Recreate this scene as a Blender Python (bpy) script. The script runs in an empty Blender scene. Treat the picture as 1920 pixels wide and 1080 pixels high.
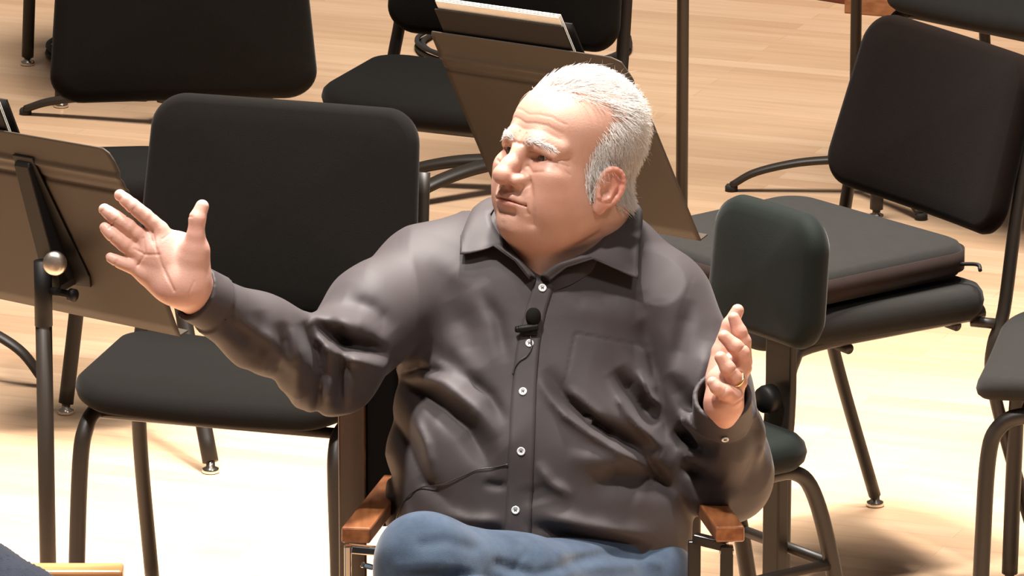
import bpy, math, random
import numpy as np
from mathutils import Vector, Matrix
random.seed(4); RNG = np.random.RandomState(7)
PI = math.pi
sc = bpy.context.scene
COL = sc.collection

# ------------------------------------------------------------------ camera
PITCH = math.radians(15.0)
FPX, DIST = 13300.0, 10.0
CP, SP = math.cos(PITCH), math.sin(PITCH)
P0 = np.array([0.0, 0.0, 0.97])
FWD = np.array([0.0, CP, -SP]); UPV = np.array([0.0, SP, CP])
CAM = P0 - FWD*DIST
cd = bpy.data.cameras.new('camera'); cam = bpy.data.objects.new('camera', cd); COL.objects.link(cam)
cam.location = CAM; cam.rotation_euler = (PI/2-PITCH, 0, 0)
cd.sensor_width = 36; cd.lens = 36*FPX/1920; cd.clip_end = 100
sc.camera = cam
sc.view_settings.view_transform = 'Standard'; sc.view_settings.look = 'None'
sc.view_settings.gamma = 1; sc.view_settings.use_curve_mapping = False
sc.view_settings.exposure = 0

S = 1330.0
def V2(x, y, z=0.0):
    "body frame: metres right / up / towards the viewer from the man's breastbone"
    k = (DIST-z)/DIST
    return np.array([(x-960)/S*k, (540-y)/S*k, z])
def to_world(P):
    P = np.asarray(P, float)
    return P0 + P[..., 0:1]*np.array([1.0, 0, 0]) + P[..., 1:2]*UPV - P[..., 2:3]*FWD
def ground(px, py, z=0.0):
    "point of the horizontal plane at height z"
    d = FWD + (px-960)/FPX*np.array([1.0, 0, 0]) + (540-py)/FPX*UPV
    t = (z-CAM[2])/d[2]
    return CAM + d*t

# ------------------------------------------------------------------ materials
def mat(name, col, rough=0.6, metal=0.0, spec=0.5, bump=None, var=None, sheen=0, coat=0, sss=0):
    m = bpy.data.materials.new(name); m.use_nodes = True
    nt = m.node_tree; b = nt.nodes['Principled BSDF']
    b.inputs['Base Color'].default_value = (*col, 1); b.inputs['Roughness'].default_value = rough
    b.inputs['Metallic'].default_value = metal; b.inputs['Specular IOR Level'].default_value = spec
    if sheen: b.inputs['Sheen Weight'].default_value = sheen; b.inputs['Sheen Roughness'].default_value = .4
    if coat: b.inputs['Coat Weight'].default_value = coat; b.inputs['Coat Roughness'].default_value = .12
    if sss:
        b.inputs['Subsurface Weight'].default_value = sss
        b.inputs['Subsurface Radius'].default_value = (1.0, .35, .2); b.inputs['Subsurface Scale'].default_value = .006
    tc = nt.nodes.new('ShaderNodeTexCoord')
    if var:
        sc_, amt = var
        n = nt.nodes.new('ShaderNodeTexNoise'); n.inputs['Scale'].default_value = sc_; n.inputs['Detail'].default_value = 4
        r = nt.nodes.new('ShaderNodeMapRange'); r.inputs['To Min'].default_value = 1-amt; r.inputs['To Max'].default_value = 1+amt
        mx = nt.nodes.new('ShaderNodeMix'); mx.data_type = 'RGBA'; mx.blend_type = 'MULTIPLY'; mx.inputs[0].default_value = 1
        mx.inputs[6].default_value = (*col, 1)
        nt.links.new(tc.outputs['Object'], n.inputs['Vector']); nt.links.new(n.outputs['Fac'], r.inputs['Value'])
        nt.links.new(r.outputs['Result'], mx.inputs[7]); nt.links.new(mx.outputs[2], b.inputs['Base Color'])
    if bump:
        sc_, st, dist = bump
        n = nt.nodes.new('ShaderNodeTexNoise'); n.inputs['Scale'].default_value = sc_; n.inputs['Detail'].default_value = 3
        bp = nt.nodes.new('ShaderNodeBump'); bp.inputs['Strength'].default_value = st; bp.inputs['Distance'].default_value = dist
        nt.links.new(tc.outputs['Object'], n.inputs['Vector']); nt.links.new(n.outputs['Fac'], bp.inputs['Height'])
        nt.links.new(bp.outputs['Normal'], b.inputs['Normal'])
    return m
M = {}
M['fabric'] = mat('black_upholstery', (.0052, .0042, .0033), .92, spec=.09, bump=(900, .5, .001), var=(60, .15), sheen=.05)
M['green_fabric'] = mat('dark_green_vinyl', (.0035, .0052, .0040), .75, spec=.12, bump=(700, .3, .001), var=(40, .1), sheen=.1)
M['brown_fabric'] = mat('brown_black_upholstery', (.0050, .0027, .0018), .95, spec=.05, bump=(900, .5, .001), var=(60, .15), sheen=.03)
M['cushion'] = mat('charcoal_cushion_top', (.0165, .0150, .0135), .9, spec=.10, bump=(600, .4, .001), var=(50, .12), sheen=.04)
M['tube'] = mat('black_powder_coat', (.016, .012, .009), .45, spec=.32, bump=(400, .1, .0005))
M['tube_gloss'] = mat('gloss_black_tube', (.012, .009, .008), .22, spec=.6)
M['stand'] = mat('brown_black_stand', (.040, .029, .020), .55, spec=.28, var=(9, .1))
M['stand_post'] = mat('stand_post', (.030, .022, .016), .45, spec=.35)
M['bracket'] = mat('bracket_black', (.005, .004, .0035), .55, spec=.25)
M['chrome'] = mat('chrome', (.75, .68, .6), .18, 1.0)
M['steel'] = mat('brushed_steel_knob', (.62, .54, .47), .35, 1.0)
M['rubber'] = mat('rubber', (.02, .018, .016), .8)
M['paper'] = mat('paper', (.82, .80, .74), .7)
M['folder'] = mat('black_folder', (.010, .007, .006), .65, spec=.2)
M['button'] = mat('pearl_button', (.72, .74, .74), .22, spec=.7, coat=.5)
M['hole'] = mat('button_thread', (.03, .025, .025), .8)
M['mic'] = mat('mic_foam', (.012, .011, .010), .95, spec=.1, bump=(1500, .6, .001))
M['gold'] = mat('gold_ring', (.95, .66, .30), .2, 1.0)
M['navy'] = mat('navy_knit', (.016, .019, .030), .9, spec=.15, bump=(500, .6, .002), sheen=.2)
M['dark_shoe'] = mat('dark_leather', (.02, .014, .011), .35, spec=.5)
M['riser'] = mat('red_brown_riser', (.16, .035, .015), .45, spec=.4, var=(6, .2))

def wood(name, c1, c2, scale=(2, 40, 40), rough=.35, coat=.25):
    m = bpy.data.materials.new(name); m.use_nodes = True; nt = m.node_tree; b = nt.nodes['Principled BSDF']
    tc = nt.nodes.new('ShaderNodeTexCoord'); mp = nt.nodes.new('ShaderNodeMapping'); mp.inputs['Scale'].default_value = scale
    n = nt.nodes.new('ShaderNodeTexNoise'); n.inputs['Scale'].default_value = 2; n.inputs['Detail'].default_value = 5
    r = nt.nodes.new('ShaderNodeValToRGB'); r.color_ramp.elements[0].position = .35; r.color_ramp.elements[1].position = .65
    r.color_ramp.elements[0].color = (*c1, 1); r.color_ramp.elements[1].color = (*c2, 1)
    nt.links.new(tc.outputs['Object'], mp.inputs['Vector']); nt.links.new(mp.outputs[0], n.inputs['Vector'])
    nt.links.new(n.outputs['Fac'], r.inputs['Fac']); nt.links.new(r.outputs['Color'], b.inputs['Base Color'])
    b.inputs['Roughness'].default_value = rough; b.inputs['Coat Weight'].default_value = coat; b.inputs['Coat Roughness'].default_value = .15
    return m
M['arm_wood'] = wood('armrest_wood', (.17, .055, .018), (.30, .11, .04), (40, 3, 40))
M['arm_wood_light'] = wood('armrest_wood_light', (.42, .17, .06), (.58, .27, .10), (3, 40, 40))
M['dark_wood'] = wood('dark_lacquered_wood', (.020, .010, .007), (.045, .018, .010), (40, 40, 3), .2, .6)
M['slab_wood'] = wood('riser_edge_wood', (.25, .09, .03), (.36, .15, .06), (3, 40, 40))

def floor_material():
    m = bpy.data.materials.new('maple_floorboards'); m.use_nodes = True; nt = m.node_tree; b = nt.nodes['Principled BSDF']
    L = nt.links.new
    tc = nt.nodes.new('ShaderNodeTexCoord')
    mp = nt.nodes.new('ShaderNodeMapping'); mp.inputs['Rotation'].default_value = (0, 0, math.radians(21))
    L(tc.outputs['Object'], mp.inputs['Vector'])
    br = nt.nodes.new('ShaderNodeTexBrick'); br.offset = .37; br.offset_frequency = 2
    br.inputs['Scale'].default_value = 1; br.inputs['Brick Width'].default_value = 1.1; br.inputs['Row Height'].default_value = .057
    br.inputs['Mortar Size'].default_value = .0009; br.inputs['Mortar Smooth'].default_value = .4
    br.inputs['Color1'].default_value = (.0, .0, .0, 1); br.inputs['Color2'].default_value = (1, 1, 1, 1); br.inputs['Mortar'].default_value = (.5, .5, .5, 1)
    L(mp.outputs[0], br.inputs['Vector'])
    rp = nt.nodes.new('ShaderNodeValToRGB'); e = rp.color_ramp.elements
    e[0].color = (.60, .390, .240, 1); e[1].color = (.71, .49, .32, 1)
    e2 = e.new(.5); e2.color = (.66, .44, .275, 1)
    L(br.outputs['Color'], rp.inputs['Fac'])
    mp2 = nt.nodes.new('ShaderNodeMapping'); mp2.inputs['Scale'].default_value = (1.3, 16, 1)
    L(mp.outputs[0], mp2.inputs['Vector'])
    n = nt.nodes.new('ShaderNodeTexNoise'); n.inputs['Scale'].default_value = 2.2; n.inputs['Detail'].default_value = 6; n.inputs['Roughness'].default_value = .6
    L(mp2.outputs[0], n.inputs['Vector'])
    r2 = nt.nodes.new('ShaderNodeValToRGB'); r2.color_ramp.elements[0].color = (.90, .86, .82, 1); r2.color_ramp.elements[1].color = (1.06, 1.04, 1.02, 1)
    r2.color_ramp.elements[0].position = .3; r2.color_ramp.elements[1].position = .7
    L(n.outputs['Fac'], r2.inputs['Fac'])
    mx = nt.nodes.new('ShaderNodeMix'); mx.data_type = 'RGBA'; mx.blend_type = 'MULTIPLY'; mx.inputs[0].default_value = 1
    L(rp.outputs['Color'], mx.inputs[6]); L(r2.outputs['Color'], mx.inputs[7])
    mx2 = nt.nodes.new('ShaderNodeMix'); mx2.data_type = 'RGBA'; mx2.blend_type = 'MULTIPLY'
    fm = nt.nodes.new('ShaderNodeMath'); fm.operation = 'MULTIPLY'; fm.inputs[1].default_value = .35
    L(br.outputs['Fac'], fm.inputs[0]); L(fm.outputs[0], mx2.inputs[0])
    L(mx.outputs[2], mx2.inputs[6]); mx2.inputs[7].default_value = (.45, .30, .2, 1)
    L(mx2.outputs[2], b.inputs['Base Color'])
    b.inputs['Roughness'].default_value = .42; b.inputs['Specular IOR Level'].default_value = .4
    b.inputs['Coat Weight'].default_value = .15; b.inputs['Coat Roughness'].default_value = .25
    return m

# ------------------------------------------------------------------ object helpers
def mesh_obj(name, verts, faces, m, parent=None, smooth=True, origin=None):
    verts = np.asarray(verts, float)
    if parent is not None: o0 = np.array(parent_world(parent))
    elif origin is not None: o0 = np.array(origin, float)
    else: o0 = np.zeros(3)
    me = bpy.data.meshes.new(name)
    me.from_pydata((verts-o0).tolist(), [], faces if isinstance(faces, list) else faces.tolist())
    me.validate(); me.update()
    if smooth: me.shade_smooth()
    if m is not None: me.materials.append(m)
    o = bpy.data.objects.new(name, me); COL.objects.link(o)
    if parent is not None: o.parent = parent
    else: o.location = o0
    return o
def parent_world(p):
    v = np.array(p.location)
    while p.parent: p = p.parent; v = v+np.array(p.location)
    return v
def thing(name, label, cat, loc, group=None, rz=0):
    o = bpy.data.objects.new(name, None); COL.objects.link(o); o.location = loc; o.rotation_euler = (0, 0, rz)
    o.empty_display_size = .1
    o['label'] = label; o['category'] = cat
    if group: o['group'] = group
    return o
def tag(o, label, cat, group=None):
    o['label'] = label; o['category'] = cat
    if group: o['group'] = group
    return o

class MB:
    "collects shapes into one mesh"
    def __init__(s): s.v = []; s.f = []
    def add(s, v, f):
        n = len(s.v); s.v += [tuple(map(float, p)) for p in v]; s.f += [tuple(int(i)+n for i in q) for q in f]; return s
    def build(s, name, m, parent=None, smooth=True, local=False, bevel=0, sharp=None):
        v = np.array(s.v)
        if local and parent is not None: v = v+parent_world(parent)
        o = mesh_obj(name, v, s.f, m, parent, smooth)
        if bevel:
            b = o.modifiers.new('bevel', 'BEVEL'); b.width = bevel; b.segments = 2; b.limit_method = 'ANGLE'
        if sharp:
            o.data.set_sharp_from_angle(angle=math.radians(sharp))
        return o

def catmull(P, n=8, closed=False):
    P = np.asarray(P, float); N = len(P); out = []
    rng = range(N if closed else N-1)
    for i in rng:
        if closed: a, b, c, d = P[(i-1) % N], P[i], P[(i+1) % N], P[(i+2) % N]
        else:
            b, c = P[i], P[i+1]; a = P[i-1] if i > 0 else 2*b-c; d = P[i+2] if i+2 < N else 2*c-b
        for k in range(n):
            t = k/n
            out.append(.5*((2*b)+(-a+c)*t+(2*a-5*b+4*c-d)*t*t+(-a+3*b-3*c+d)*t**3))
    if not closed: out.append(P[-1])
    return np.array(out)
def sweep(P, r, n=14, flat=1.0, closed=False, caps=True, flat_dir=None):
    "tube along P; r scalar or per point; flat squeezes the section along the frame's second axis"
    P = np.asarray(P, float); N = len(P)
    r = np.full(N, r) if np.isscalar(r) else np.asarray(r, float)
    T = np.gradient(P, axis=0)
    if closed: T = np.roll(P, -1, 0)-np.roll(P, 1, 0)
    T /= np.linalg.norm(T, axis=1)[:, None]+1e-12
    up = np.array(flat_dir if flat_dir is not None else (0.13, 0.21, 0.97), float)
    V = []; u = None
    for i in range(N):
        if flat_dir is not None or u is None:
            u = np.cross(T[i], up)
            if np.linalg.norm(u) < 1e-4: u = np.cross(T[i], (1, 0.1, 0))
        else: u = u-T[i]*np.dot(u, T[i])
        u /= np.linalg.norm(u); w = np.cross(T[i], u)
        for k in range(n):
            a = 2*PI*k/n
            V.append(P[i]+r[i]*(math.cos(a)*u+flat*math.sin(a)*w))
    F = []
    for i in range(N if closed else N-1):
        j = (i+1) % N
        for k in range(n):
            l = (k+1) % n; F.append((i*n+k, i*n+l, j*n+l, j*n+k))
    if caps and not closed:
        F.append(tuple(range(n-1, -1, -1))); F.append(tuple((N-1)*n+k for k in range(n)))
    return np.array(V), F
def box(c, s, R=None):
    c = np.array(c, float); s = np.array(s, float)/2
    v = np.array([(x, y, z) for x in (-1, 1) for y in (-1, 1) for z in (-1, 1)])*s
    if R is not None: v = v@np.array(R).T
    f = [(0, 1, 3, 2), (4, 6, 7, 5), (0, 4, 5, 1), (2, 3, 7, 6), (0, 2, 6, 4), (1, 5, 7, 3)]
    return v+c, f
def cyl(a, b, r0, r1=None, n=24):
    r1 = r0 if r1 is None else r1
    return sweep([a, b], [r0, r1], n)
def lathe(profile, c, axis=(0, 0, 1), n=28):
    "profile: (r, h) along axis from c"
    ax = np.array(axis, float); ax /= np.linalg.norm(ax)
    u = np.cross(ax, (0.3, 0.9, 0.2)); u /= np.linalg.norm(u); w = np.cross(ax, u)
    V = []; F = []
    for r, h in profile:
        for k in range(n):
            a = 2*PI*k/n; V.append(np.array(c)+ax*h+r*(math.cos(a)*u+math.sin(a)*w))
    for i in range(len(profile)-1):
        for k in range(n):
            l = (k+1) % n; F.append((i*n+k, i*n+l, (i+1)*n+l, (i+1)*n+k))
    F.append(tuple(range(n-1, -1, -1))); F.append(tuple((len(profile)-1)*n+k for k in range(n)))
    return np.array(V), F
def rrect(w, h, r, taper=0.0, n=10):
    "rounded rectangle outline; taper narrows the bottom"
    pts = []
    for (cx, cy, a0) in ((w/2-r, h/2-r, 0), (-w/2+r, h/2-r, 90), (-w/2+r, -h/2+r, 180), (w/2-r, -h/2+r, 270)):
        for k in range(n+1):
            a = math.radians(a0+90*k/n); pts.append((cx+r*math.cos(a), cy+r*math.sin(a)))
    P = np.array(pts); m_ = n+1; Q = []
    for c_ in range(4):
        Q += list(P[c_*m_:(c_+1)*m_]); a_, b_ = P[(c_+1)*m_-1], P[((c_+1) % 4)*m_]
        Q += [a_+(b_-a_)*k/14 for k in range(1, 14)]
    P = np.array(Q); P[:, 0] *= 1-taper*(0.5-P[:, 1]/h)
    return P
def pad(w, h, t, r, taper=0, edge=None, puff=0.0, bend=None):
    "cushion lying in XY, thickness along Z; rings from the middle of one face round the edge to the other"
    edge = edge or t/2
    K = 6
    rings = []
    def ring(ins, z):
        P = rrect(max(w-2*ins, .004), max(h-2*ins, .004), max(r-ins*.8, .0018) if r-ins*.8 < min(w-2*ins, h-2*ins)/2 else max(min(w-2*ins, h-2*ins)/2.01, .0015), taper)
        return np.column_stack([P, np.full(len(P), z)])
    core = ring(edge, 0)
    for q in (.04, .2, .4, .6, .8): c_ = core*np.array([q, q, 1]); c_[:, 2] = -t/2-puff*(1-q*q); rings.append(c_)
    for k in range(K+1):
        a = -PI/2+PI*k/K
        rings.append(ring(edge*(1-math.cos(a)), t/2*math.sin(a)))
    for q in (.8, .6, .4, .2, .04): c_ = core*np.array([q, q, 1]); c_[:, 2] = t/2+puff*(1-q*q); rings.append(c_)
    n = len(rings[0]); V = np.vstack(rings); F = []
    for i in range(len(rings)-1):
        for k in range(n):
            l = (k+1) % n; F.append((i*n+k, i*n+l, (i+1)*n+l, (i+1)*n+k))
    F.append(tuple(range(n-1, -1, -1))); F.append(tuple((len(rings)-1)*n+k for k in range(n)))
    if bend is not None: V = bend(V)
    return V, F
def rotx(V, a, c=(0, 0, 0)):
    V = np.asarray(V)-c; ca, sa = math.cos(a), math.sin(a)
    return V@np.array([[1, 0, 0], [0, ca, sa], [0, -sa, ca]])+c
# ------------------------------------------------------------------ implicit surfaces
f32 = np.float32
def ln(p): return np.sqrt(np.einsum('ij,ij->i', p, p))
def smin(a, b, k):
    h = np.maximum(k-np.abs(a-b), 0)/k
    return np.minimum(a, b)-h*h*k*.25
def smax(a, b, k): return -smin(-a, -b, k)
def sphere(p, c, r): return ln(p-np.array(c, f32))-r
def ell(p, c, r, R=None):
    q = p-np.array(c, f32)
    if R is not None: q = q@np.array(R, f32)          # columns of R are the ellipsoid axes
    r = np.array(r, f32)
    k0 = ln(q/r); k1 = ln(q/(r*r))+1e-9
    return k0*(k0-1)/k1
def cap(p, a, b, r1, r2=None):
    r2 = r1 if r2 is None else r2
    a = np.array(a, f32); b = np.array(b, f32); ba = b-a
    h = np.clip((p-a)@ba/float(ba@ba), 0, 1)
    return ln(p-a-h[:, None]*ba)-(r1+(r2-r1)*h)
def chain(p, pts, rs, k=0.004):
    d = None
    for i in range(len(pts)-1):
        e = cap(p, pts[i], pts[i+1], rs[i], rs[i+1])
        d = e if d is None else smin(d, e, k)
    return d
def seg2(p2, a, b):
    a = np.array(a, f32); b = np.array(b, f32); ba = b-a
    h = np.clip((p2-a)@ba/float(ba@ba), 0, 1)
    return ln(p2-a-h[:, None]*ba), h
def surface_nets(f, lo, hi, h, B=8, lip=1.3):
    lo = np.array(lo, float); hi = np.array(hi, float)
    nb = np.ceil((hi-lo)/h/B).astype(int); n = nb*B+1
    bi = np.stack(np.meshgrid(*[np.arange(k) for k in nb], indexing='ij'), -1).reshape(-1, 3)
    cen = (lo+(bi*B+B/2)*h).astype(f32)
    dc = f(cen)
    act = np.abs(dc) < h*B*.87*lip
    val = np.empty(n, f32)
    cs = np.repeat(np.repeat(np.repeat(dc.reshape(nb), B, 0), B, 1), B, 2)
    cs = np.pad(cs, ((0, 1),)*3, mode='edge'); val[:] = cs
    off = np.stack(np.meshgrid(*[np.arange(B+1)]*3, indexing='ij'), -1).reshape(-1, 3)
    A = bi[act]
    for s in range(0, len(A), 1500):
        idx = (A[s:s+1500, None, :]*B+off[None]).reshape(-1, 3)
        v = f((lo+idx*h).astype(f32))
        val[idx[:, 0], idx[:, 1], idx[:, 2]] = v
    sg = val < 0
    c = [sg[i:n[0]-1+i, j:n[1]-1+j, k:n[2]-1+k] for i in (0, 1) for j in (0, 1) for k in (0, 1)]
    cnt = np.zeros(n-1, np.int8)
    for q in c: cnt += q
    m = (cnt > 0) & (cnt < 8)
    cid = np.full(n-1, -1, np.int32); ci = np.argwhere(m); cid[m] = np.arange(len(ci))
    acc = np.zeros((len(ci), 3)); w = np.zeros(len(ci))
    cor = np.array([(i, j, k) for i in (0, 1) for j in (0, 1) for k in (0, 1)])
    cv = np.stack([val[ci[:, 0]+o[0], ci[:, 1]+o[1], ci[:, 2]+o[2]] for o in cor], 1)
    for a in range(8):
        for b in range(a+1, 8):
            if abs(cor[a]-cor[b]).sum() != 1: continue
            x = (cv[:, a] < 0) != (cv[:, b] < 0)
            t = np.where(x, cv[:, a]/(cv[:, a]-cv[:, b]+1e-12), 0)
            acc += np.where(x[:, None], cor[a]+t[:, None]*(cor[b]-cor[a]), 0); w += x
    V = lo+(ci+acc/w[:, None])*h
    F = []
    for ax in range(3):
        o = [0, 0, 0]; o[ax] = 1
        s0 = sg[:n[0]-o[0], :n[1]-o[1], :n[2]-o[2]]; s1 = sg[o[0]:, o[1]:, o[2]:]
        e = np.argwhere(s0 != s1)
        u, v = [(1, 2), (2, 0), (0, 1)][ax]
        ok = (e[:, u] > 0) & (e[:, v] > 0) & (e[:, u] < n[u]-1) & (e[:, v] < n[v]-1)
        e = e[ok]; flip = s0[e[:, 0], e[:, 1], e[:, 2]]
        du = np.zeros(3, int); du[u] = 1; dv = np.zeros(3, int); dv[v] = 1
        def g(q): return cid[q[:, 0], q[:, 1], q[:, 2]]
        quad = np.stack([g(e-du-dv), g(e-dv), g(e), g(e-du)], 1)
        quad[~flip] = quad[~flip][:, ::-1]
        F.append(quad)
    F = np.vstack(F); F = F[(F >= 0).all(1)]
    return V, F
def project(f, V, it=2):
    "pull vertices onto the surface for a smooth result"
    e = 4e-4
    for _ in range(it):
        p = V.astype(f32); d = f(p)
        g = np.stack([f(p+np.array(o, f32)*e)-f(p-np.array(o, f32)*e) for o in ((1, 0, 0), (0, 1, 0), (0, 0, 1))], 1)/(2*e)
        g2 = np.maximum((g*g).sum(1), .2)
        V = V-np.clip(d/g2, -.002, .002)[:, None]*g
    return V
def relax(V, F, it=2, lam=.5):
    n = len(V)
    E = np.vstack([F[:, [0, 1]], F[:, [1, 2]], F[:, [2, 3]], F[:, [3, 0]]])
    for _ in range(it):
        acc = np.zeros((n, 3)); w = np.zeros(n)
        for k in range(3): acc[:, k] = np.bincount(E[:, 0], V[E[:, 1], k], n)+np.bincount(E[:, 1], V[E[:, 0], k], n)
        w = np.bincount(E[:, 0], minlength=n)+np.bincount(E[:, 1], minlength=n)
        V = V*(1-lam)+lam*acc/np.maximum(w, 1)[:, None]
    return V
def march_z(f, xy, z0=.45, steps=50):
    "front-most surface point seen along the body frame's z"
    xy = np.asarray(xy, float); z = np.full(len(xy), z0)
    for _ in range(steps):
        d = f(np.column_stack([xy, z]).astype(f32)); z = z-d*.75
    return np.column_stack([xy, z])
def normals(f, P, e=1.5e-3):
    p = P.astype(f32)
    g = np.stack([f(p+np.array(o, f32)*e)-f(p-np.array(o, f32)*e) for o in ((1, 0, 0), (0, 1, 0), (0, 0, 1))], 1)
    return g/np.maximum(np.linalg.norm(g, axis=1), 1e-9)[:, None]
def vnoise(p, sc_, seed=0):
    "cheap smooth value noise built from sines"
    r = np.random.RandomState(seed); o = np.zeros(len(p))
    for _ in range(5):
        d = r.normal(size=3); d /= np.linalg.norm(d); o += np.sin((p@d)*sc_*r.uniform(.6, 1.6)+r.uniform(0, 6.28))
    return o/5

# ------------------------------------------------------------------ head, in its own frame (x: his left, y: where he faces, z: up)
YAW, HPIT = math.radians(48), math.radians(11)
_w2c = np.array([[1, 0, 0], [0, SP, CP], [0, -CP, SP]])           # world axes -> body frame (right, up, towards viewer)
_f = np.array([-math.sin(YAW), -math.cos(YAW), 0]); _l = np.array([math.cos(YAW), -math.sin(YAW), 0]); _u = np.array([0, 0, 1.0])
_f2 = _f*math.cos(HPIT)+_u*math.sin(HPIT); _u2 = _u*math.cos(HPIT)-_f*math.sin(HPIT)
HR = (_w2c@np.array([_l, _f2, _u2]).T)                              # columns: head axes in the body frame
HO = V2(1071, 335, 0.06)
def h2b(P): return np.asarray(P, float)@HR.T+HO
def b2h(P): return ((P-HO.astype(f32))@HR.astype(f32))

EYE = (.0325, .0835, .033)
def gro(d, P2, pts, amp, w, mask=None):
    "crease (amp > 0) or ridge (amp < 0) along a polyline of the projected coordinates P2"
    pts = np.array(pts, f32); m = None
    lo_, hi_ = pts.min(0)-3*w, pts.max(0)+3*w
    ix = np.nonzero((P2[:, 0] > lo_[0]) & (P2[:, 0] < hi_[0]) & (P2[:, 1] > lo_[1]) & (P2[:, 1] < hi_[1]))[0]
    if not len(ix): return d
    P2 = P2[ix]; d = d.copy()
    for i in range(len(pts)-1):
        e, _ = seg2(P2, pts[i], pts[i+1]); m = e if m is None else np.minimum(m, e)
    g = amp*np.exp(-(m/w)**2)
    d[ix] += g if mask is None else g*mask[ix]
    return d
def grot(d, P2, pts, amp, w, mask=None):
    "the same, fading out towards both ends of the polyline"
    pts = np.array(pts, f32); sl = np.concatenate([[0], np.cumsum(np.linalg.norm(np.diff(pts, axis=0), axis=1))]); m = None; T = None
    lo_, hi_ = pts.min(0)-3*w, pts.max(0)+3*w
    ix = np.nonzero((P2[:, 0] > lo_[0]) & (P2[:, 0] < hi_[0]) & (P2[:, 1] > lo_[1]) & (P2[:, 1] < hi_[1]))[0]
    if not len(ix): return d
    P2 = P2[ix]; d = d.copy()
    for i in range(len(pts)-1):
        e, h = seg2(P2, pts[i], pts[i+1]); t = (sl[i]+h*(sl[i+1]-sl[i]))/sl[-1]
        if m is None: m, T = e, t
        else: T = np.where(e < m, t, T); m = np.minimum(m, e)
    g = amp*np.exp(-(m/w)**2)*np.clip(np.minimum(T, 1-T)*3.2+.06, 0, 1)
    d[ix] += g if mask is None else g*mask[ix]
    return d
def head_sdf(q):
    ax = q.copy(); ax[:, 0] = np.abs(ax[:, 0])
    d = ell(q, (0, -.010, .068), (.077, .092, .084))
    d = smin(d, ell(q, (0, .043, .066), (.064, .058, .060)), .03)           # forehead
    d = smin(d, ell(q, (0, .040, -.005), (.067, .066, .078)), .03)          # face mass
    d = smin(d, ell(ax, (.038, .064, -.014), (.034, .040, .036)), .02)      # cheeks
    d = smin(d, ell(ax, (.034, .080, -.038), (.020, .024, .026)), .016)     # cheek beside the mouth
    d = smin(d, ell(ax, (.047, .033, -.046), (.027, .046, .032)), .025)     # jowls
    d = smin(d, ell(q, (0, .090, -.066), (.030, .028, .021)), .022)         # chin
    d = smin(d, ell(q, (0, .044, -.077), (.052, .050, .030)), .03)          # double chin
    d = smin(d, ell(q, (0, .096, -.034), (.030, .026, .024)), .018)         # muzzle
    d = smin(d, chain(ax, [(0, .096, .050), (.024, .0975, .0535), (.050, .077, .049)], [.010, .0105, .009], .01), .014)   # brow
    d = smax(d, -ell(ax, (.034, .110, .030), (.021, .019, .0115)), .012)    # sockets
    d = smin(d, ell(ax, (.042, .080, .010), (.022, .022, .018)), .016)      # cheekbones
    e = np.array(EYE, f32)
    d = smin(d, sphere(ax, e, .0150), .004)
    d = smin(d, chain(ax, [(.018, .0945, .0410), (.031, .1025, .0452), (.050, .088, .0385)], [.0040, .0050, .0050], .003), .006)  # hooded upper lid
    d = smin(d, chain(ax, [(.018, .0925, .0235), (.033, .0955, .0180), (.050, .083, .0225)], [.003, .0040, .003], .003), .007)      # bag under the eye
    d = smax(d, -ell(ax, (.0335, .1050, .0326), (.0150, .0140, .0050)), .0018)   # eye opening
    n = chain(q, [(0, .092, .050), (0, .1075, .034), (0, .1215, .016), (0, .1295, .004)], [.0080, .0090, .0112, .0140], .008)
    n = smin(n, ell(q, (0, .1325, .001), (.0145, .012, .0120)), .006)
    n = smin(n, ell(ax, (.0155, .1175, -.003), (.0100, .0130, .0090)), .006)
    n = smin(n, cap(q, (0, .120, -.006), (0, .110, -.016), .006, .005), .006)
    d = smin(d, n, .015)
    d = smax(d, -ell(ax, (.0085, .1250, -.0120), (.0046, .0068, .0034)), .003)
    d = smin(d, chain(ax, [(0, .1205, -.0275), (.012, .1185, -.0280), (.027, .106, -.0325)], [.0052, .0045, .0026], .003), .006)
    d = smin(d, chain(ax, [(0, .1190, -.0370), (.012, .1170, -.0370), (.024, .106, -.0350)], [.0052, .0046, .0024], .003), .005)
    P2 = ax[:, [0, 2]]; fm = np.clip((q[:, 1]-.02)*60, 0, 1)
    d = gro(d, P2, [(0, -.0320), (.012, -.0322), (.030, -.0355)], .0034, .0016, fm)                  # line of the lips
    d = gro(d, P2, [(.0285, .004), (.0290, -.004), (.023, -.013)], .0010, .0022, fm)                 # wing crease
    d = gro(d, P2, [(.029, -.003), (.037, -.020), (.0395, -.040), (.037, -.060)], .0022, .0048, fm)  # smile fold
    d = gro(d, P2, [(.030, -.034), (.033, -.046)], .0016, .0025, fm)
    d = gro(d, P2, [(0, -.0500), (.014, -.0500)], .0028, .0060, fm)
    d = gro(d, P2, [(0, -.017), (0, -.0235)], .0010, .0030, fm)
    d = gro(d, P2, [(0, -.066), (0, -.078)], .0012, .0040, fm)
    for zz, A in ((.076, .0006), (.088, .0005), (.067, .0004)):
        d = gro(d, P2, [(0, zz), (.016, zz+.003), (.034, zz+.003), (.052, zz-.004)], A, .0015, fm)
    d = gro(d, q[:, [0, 2]], [(-.005, .050), (-.0065, .063)], .0009, .0016, fm)
    d = gro(d, q[:, [0, 2]], [(.006, .050), (.0075, .062)], .0009, .0016, fm)
    d = gro(d, P2, [(-.01, .0475), (.010, .0475)], .0016, .0022, fm)
    d = gro(d, P2, [(.016, .018), (.030, .0115), (.047, .0155)], .0012, .0020, fm)                   # under the bag
    d = gro(d, P2, [(.018, .0395), (.031, .0400), (.048, .0340)], .0014, .0013, fm)                  # lid fold
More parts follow.
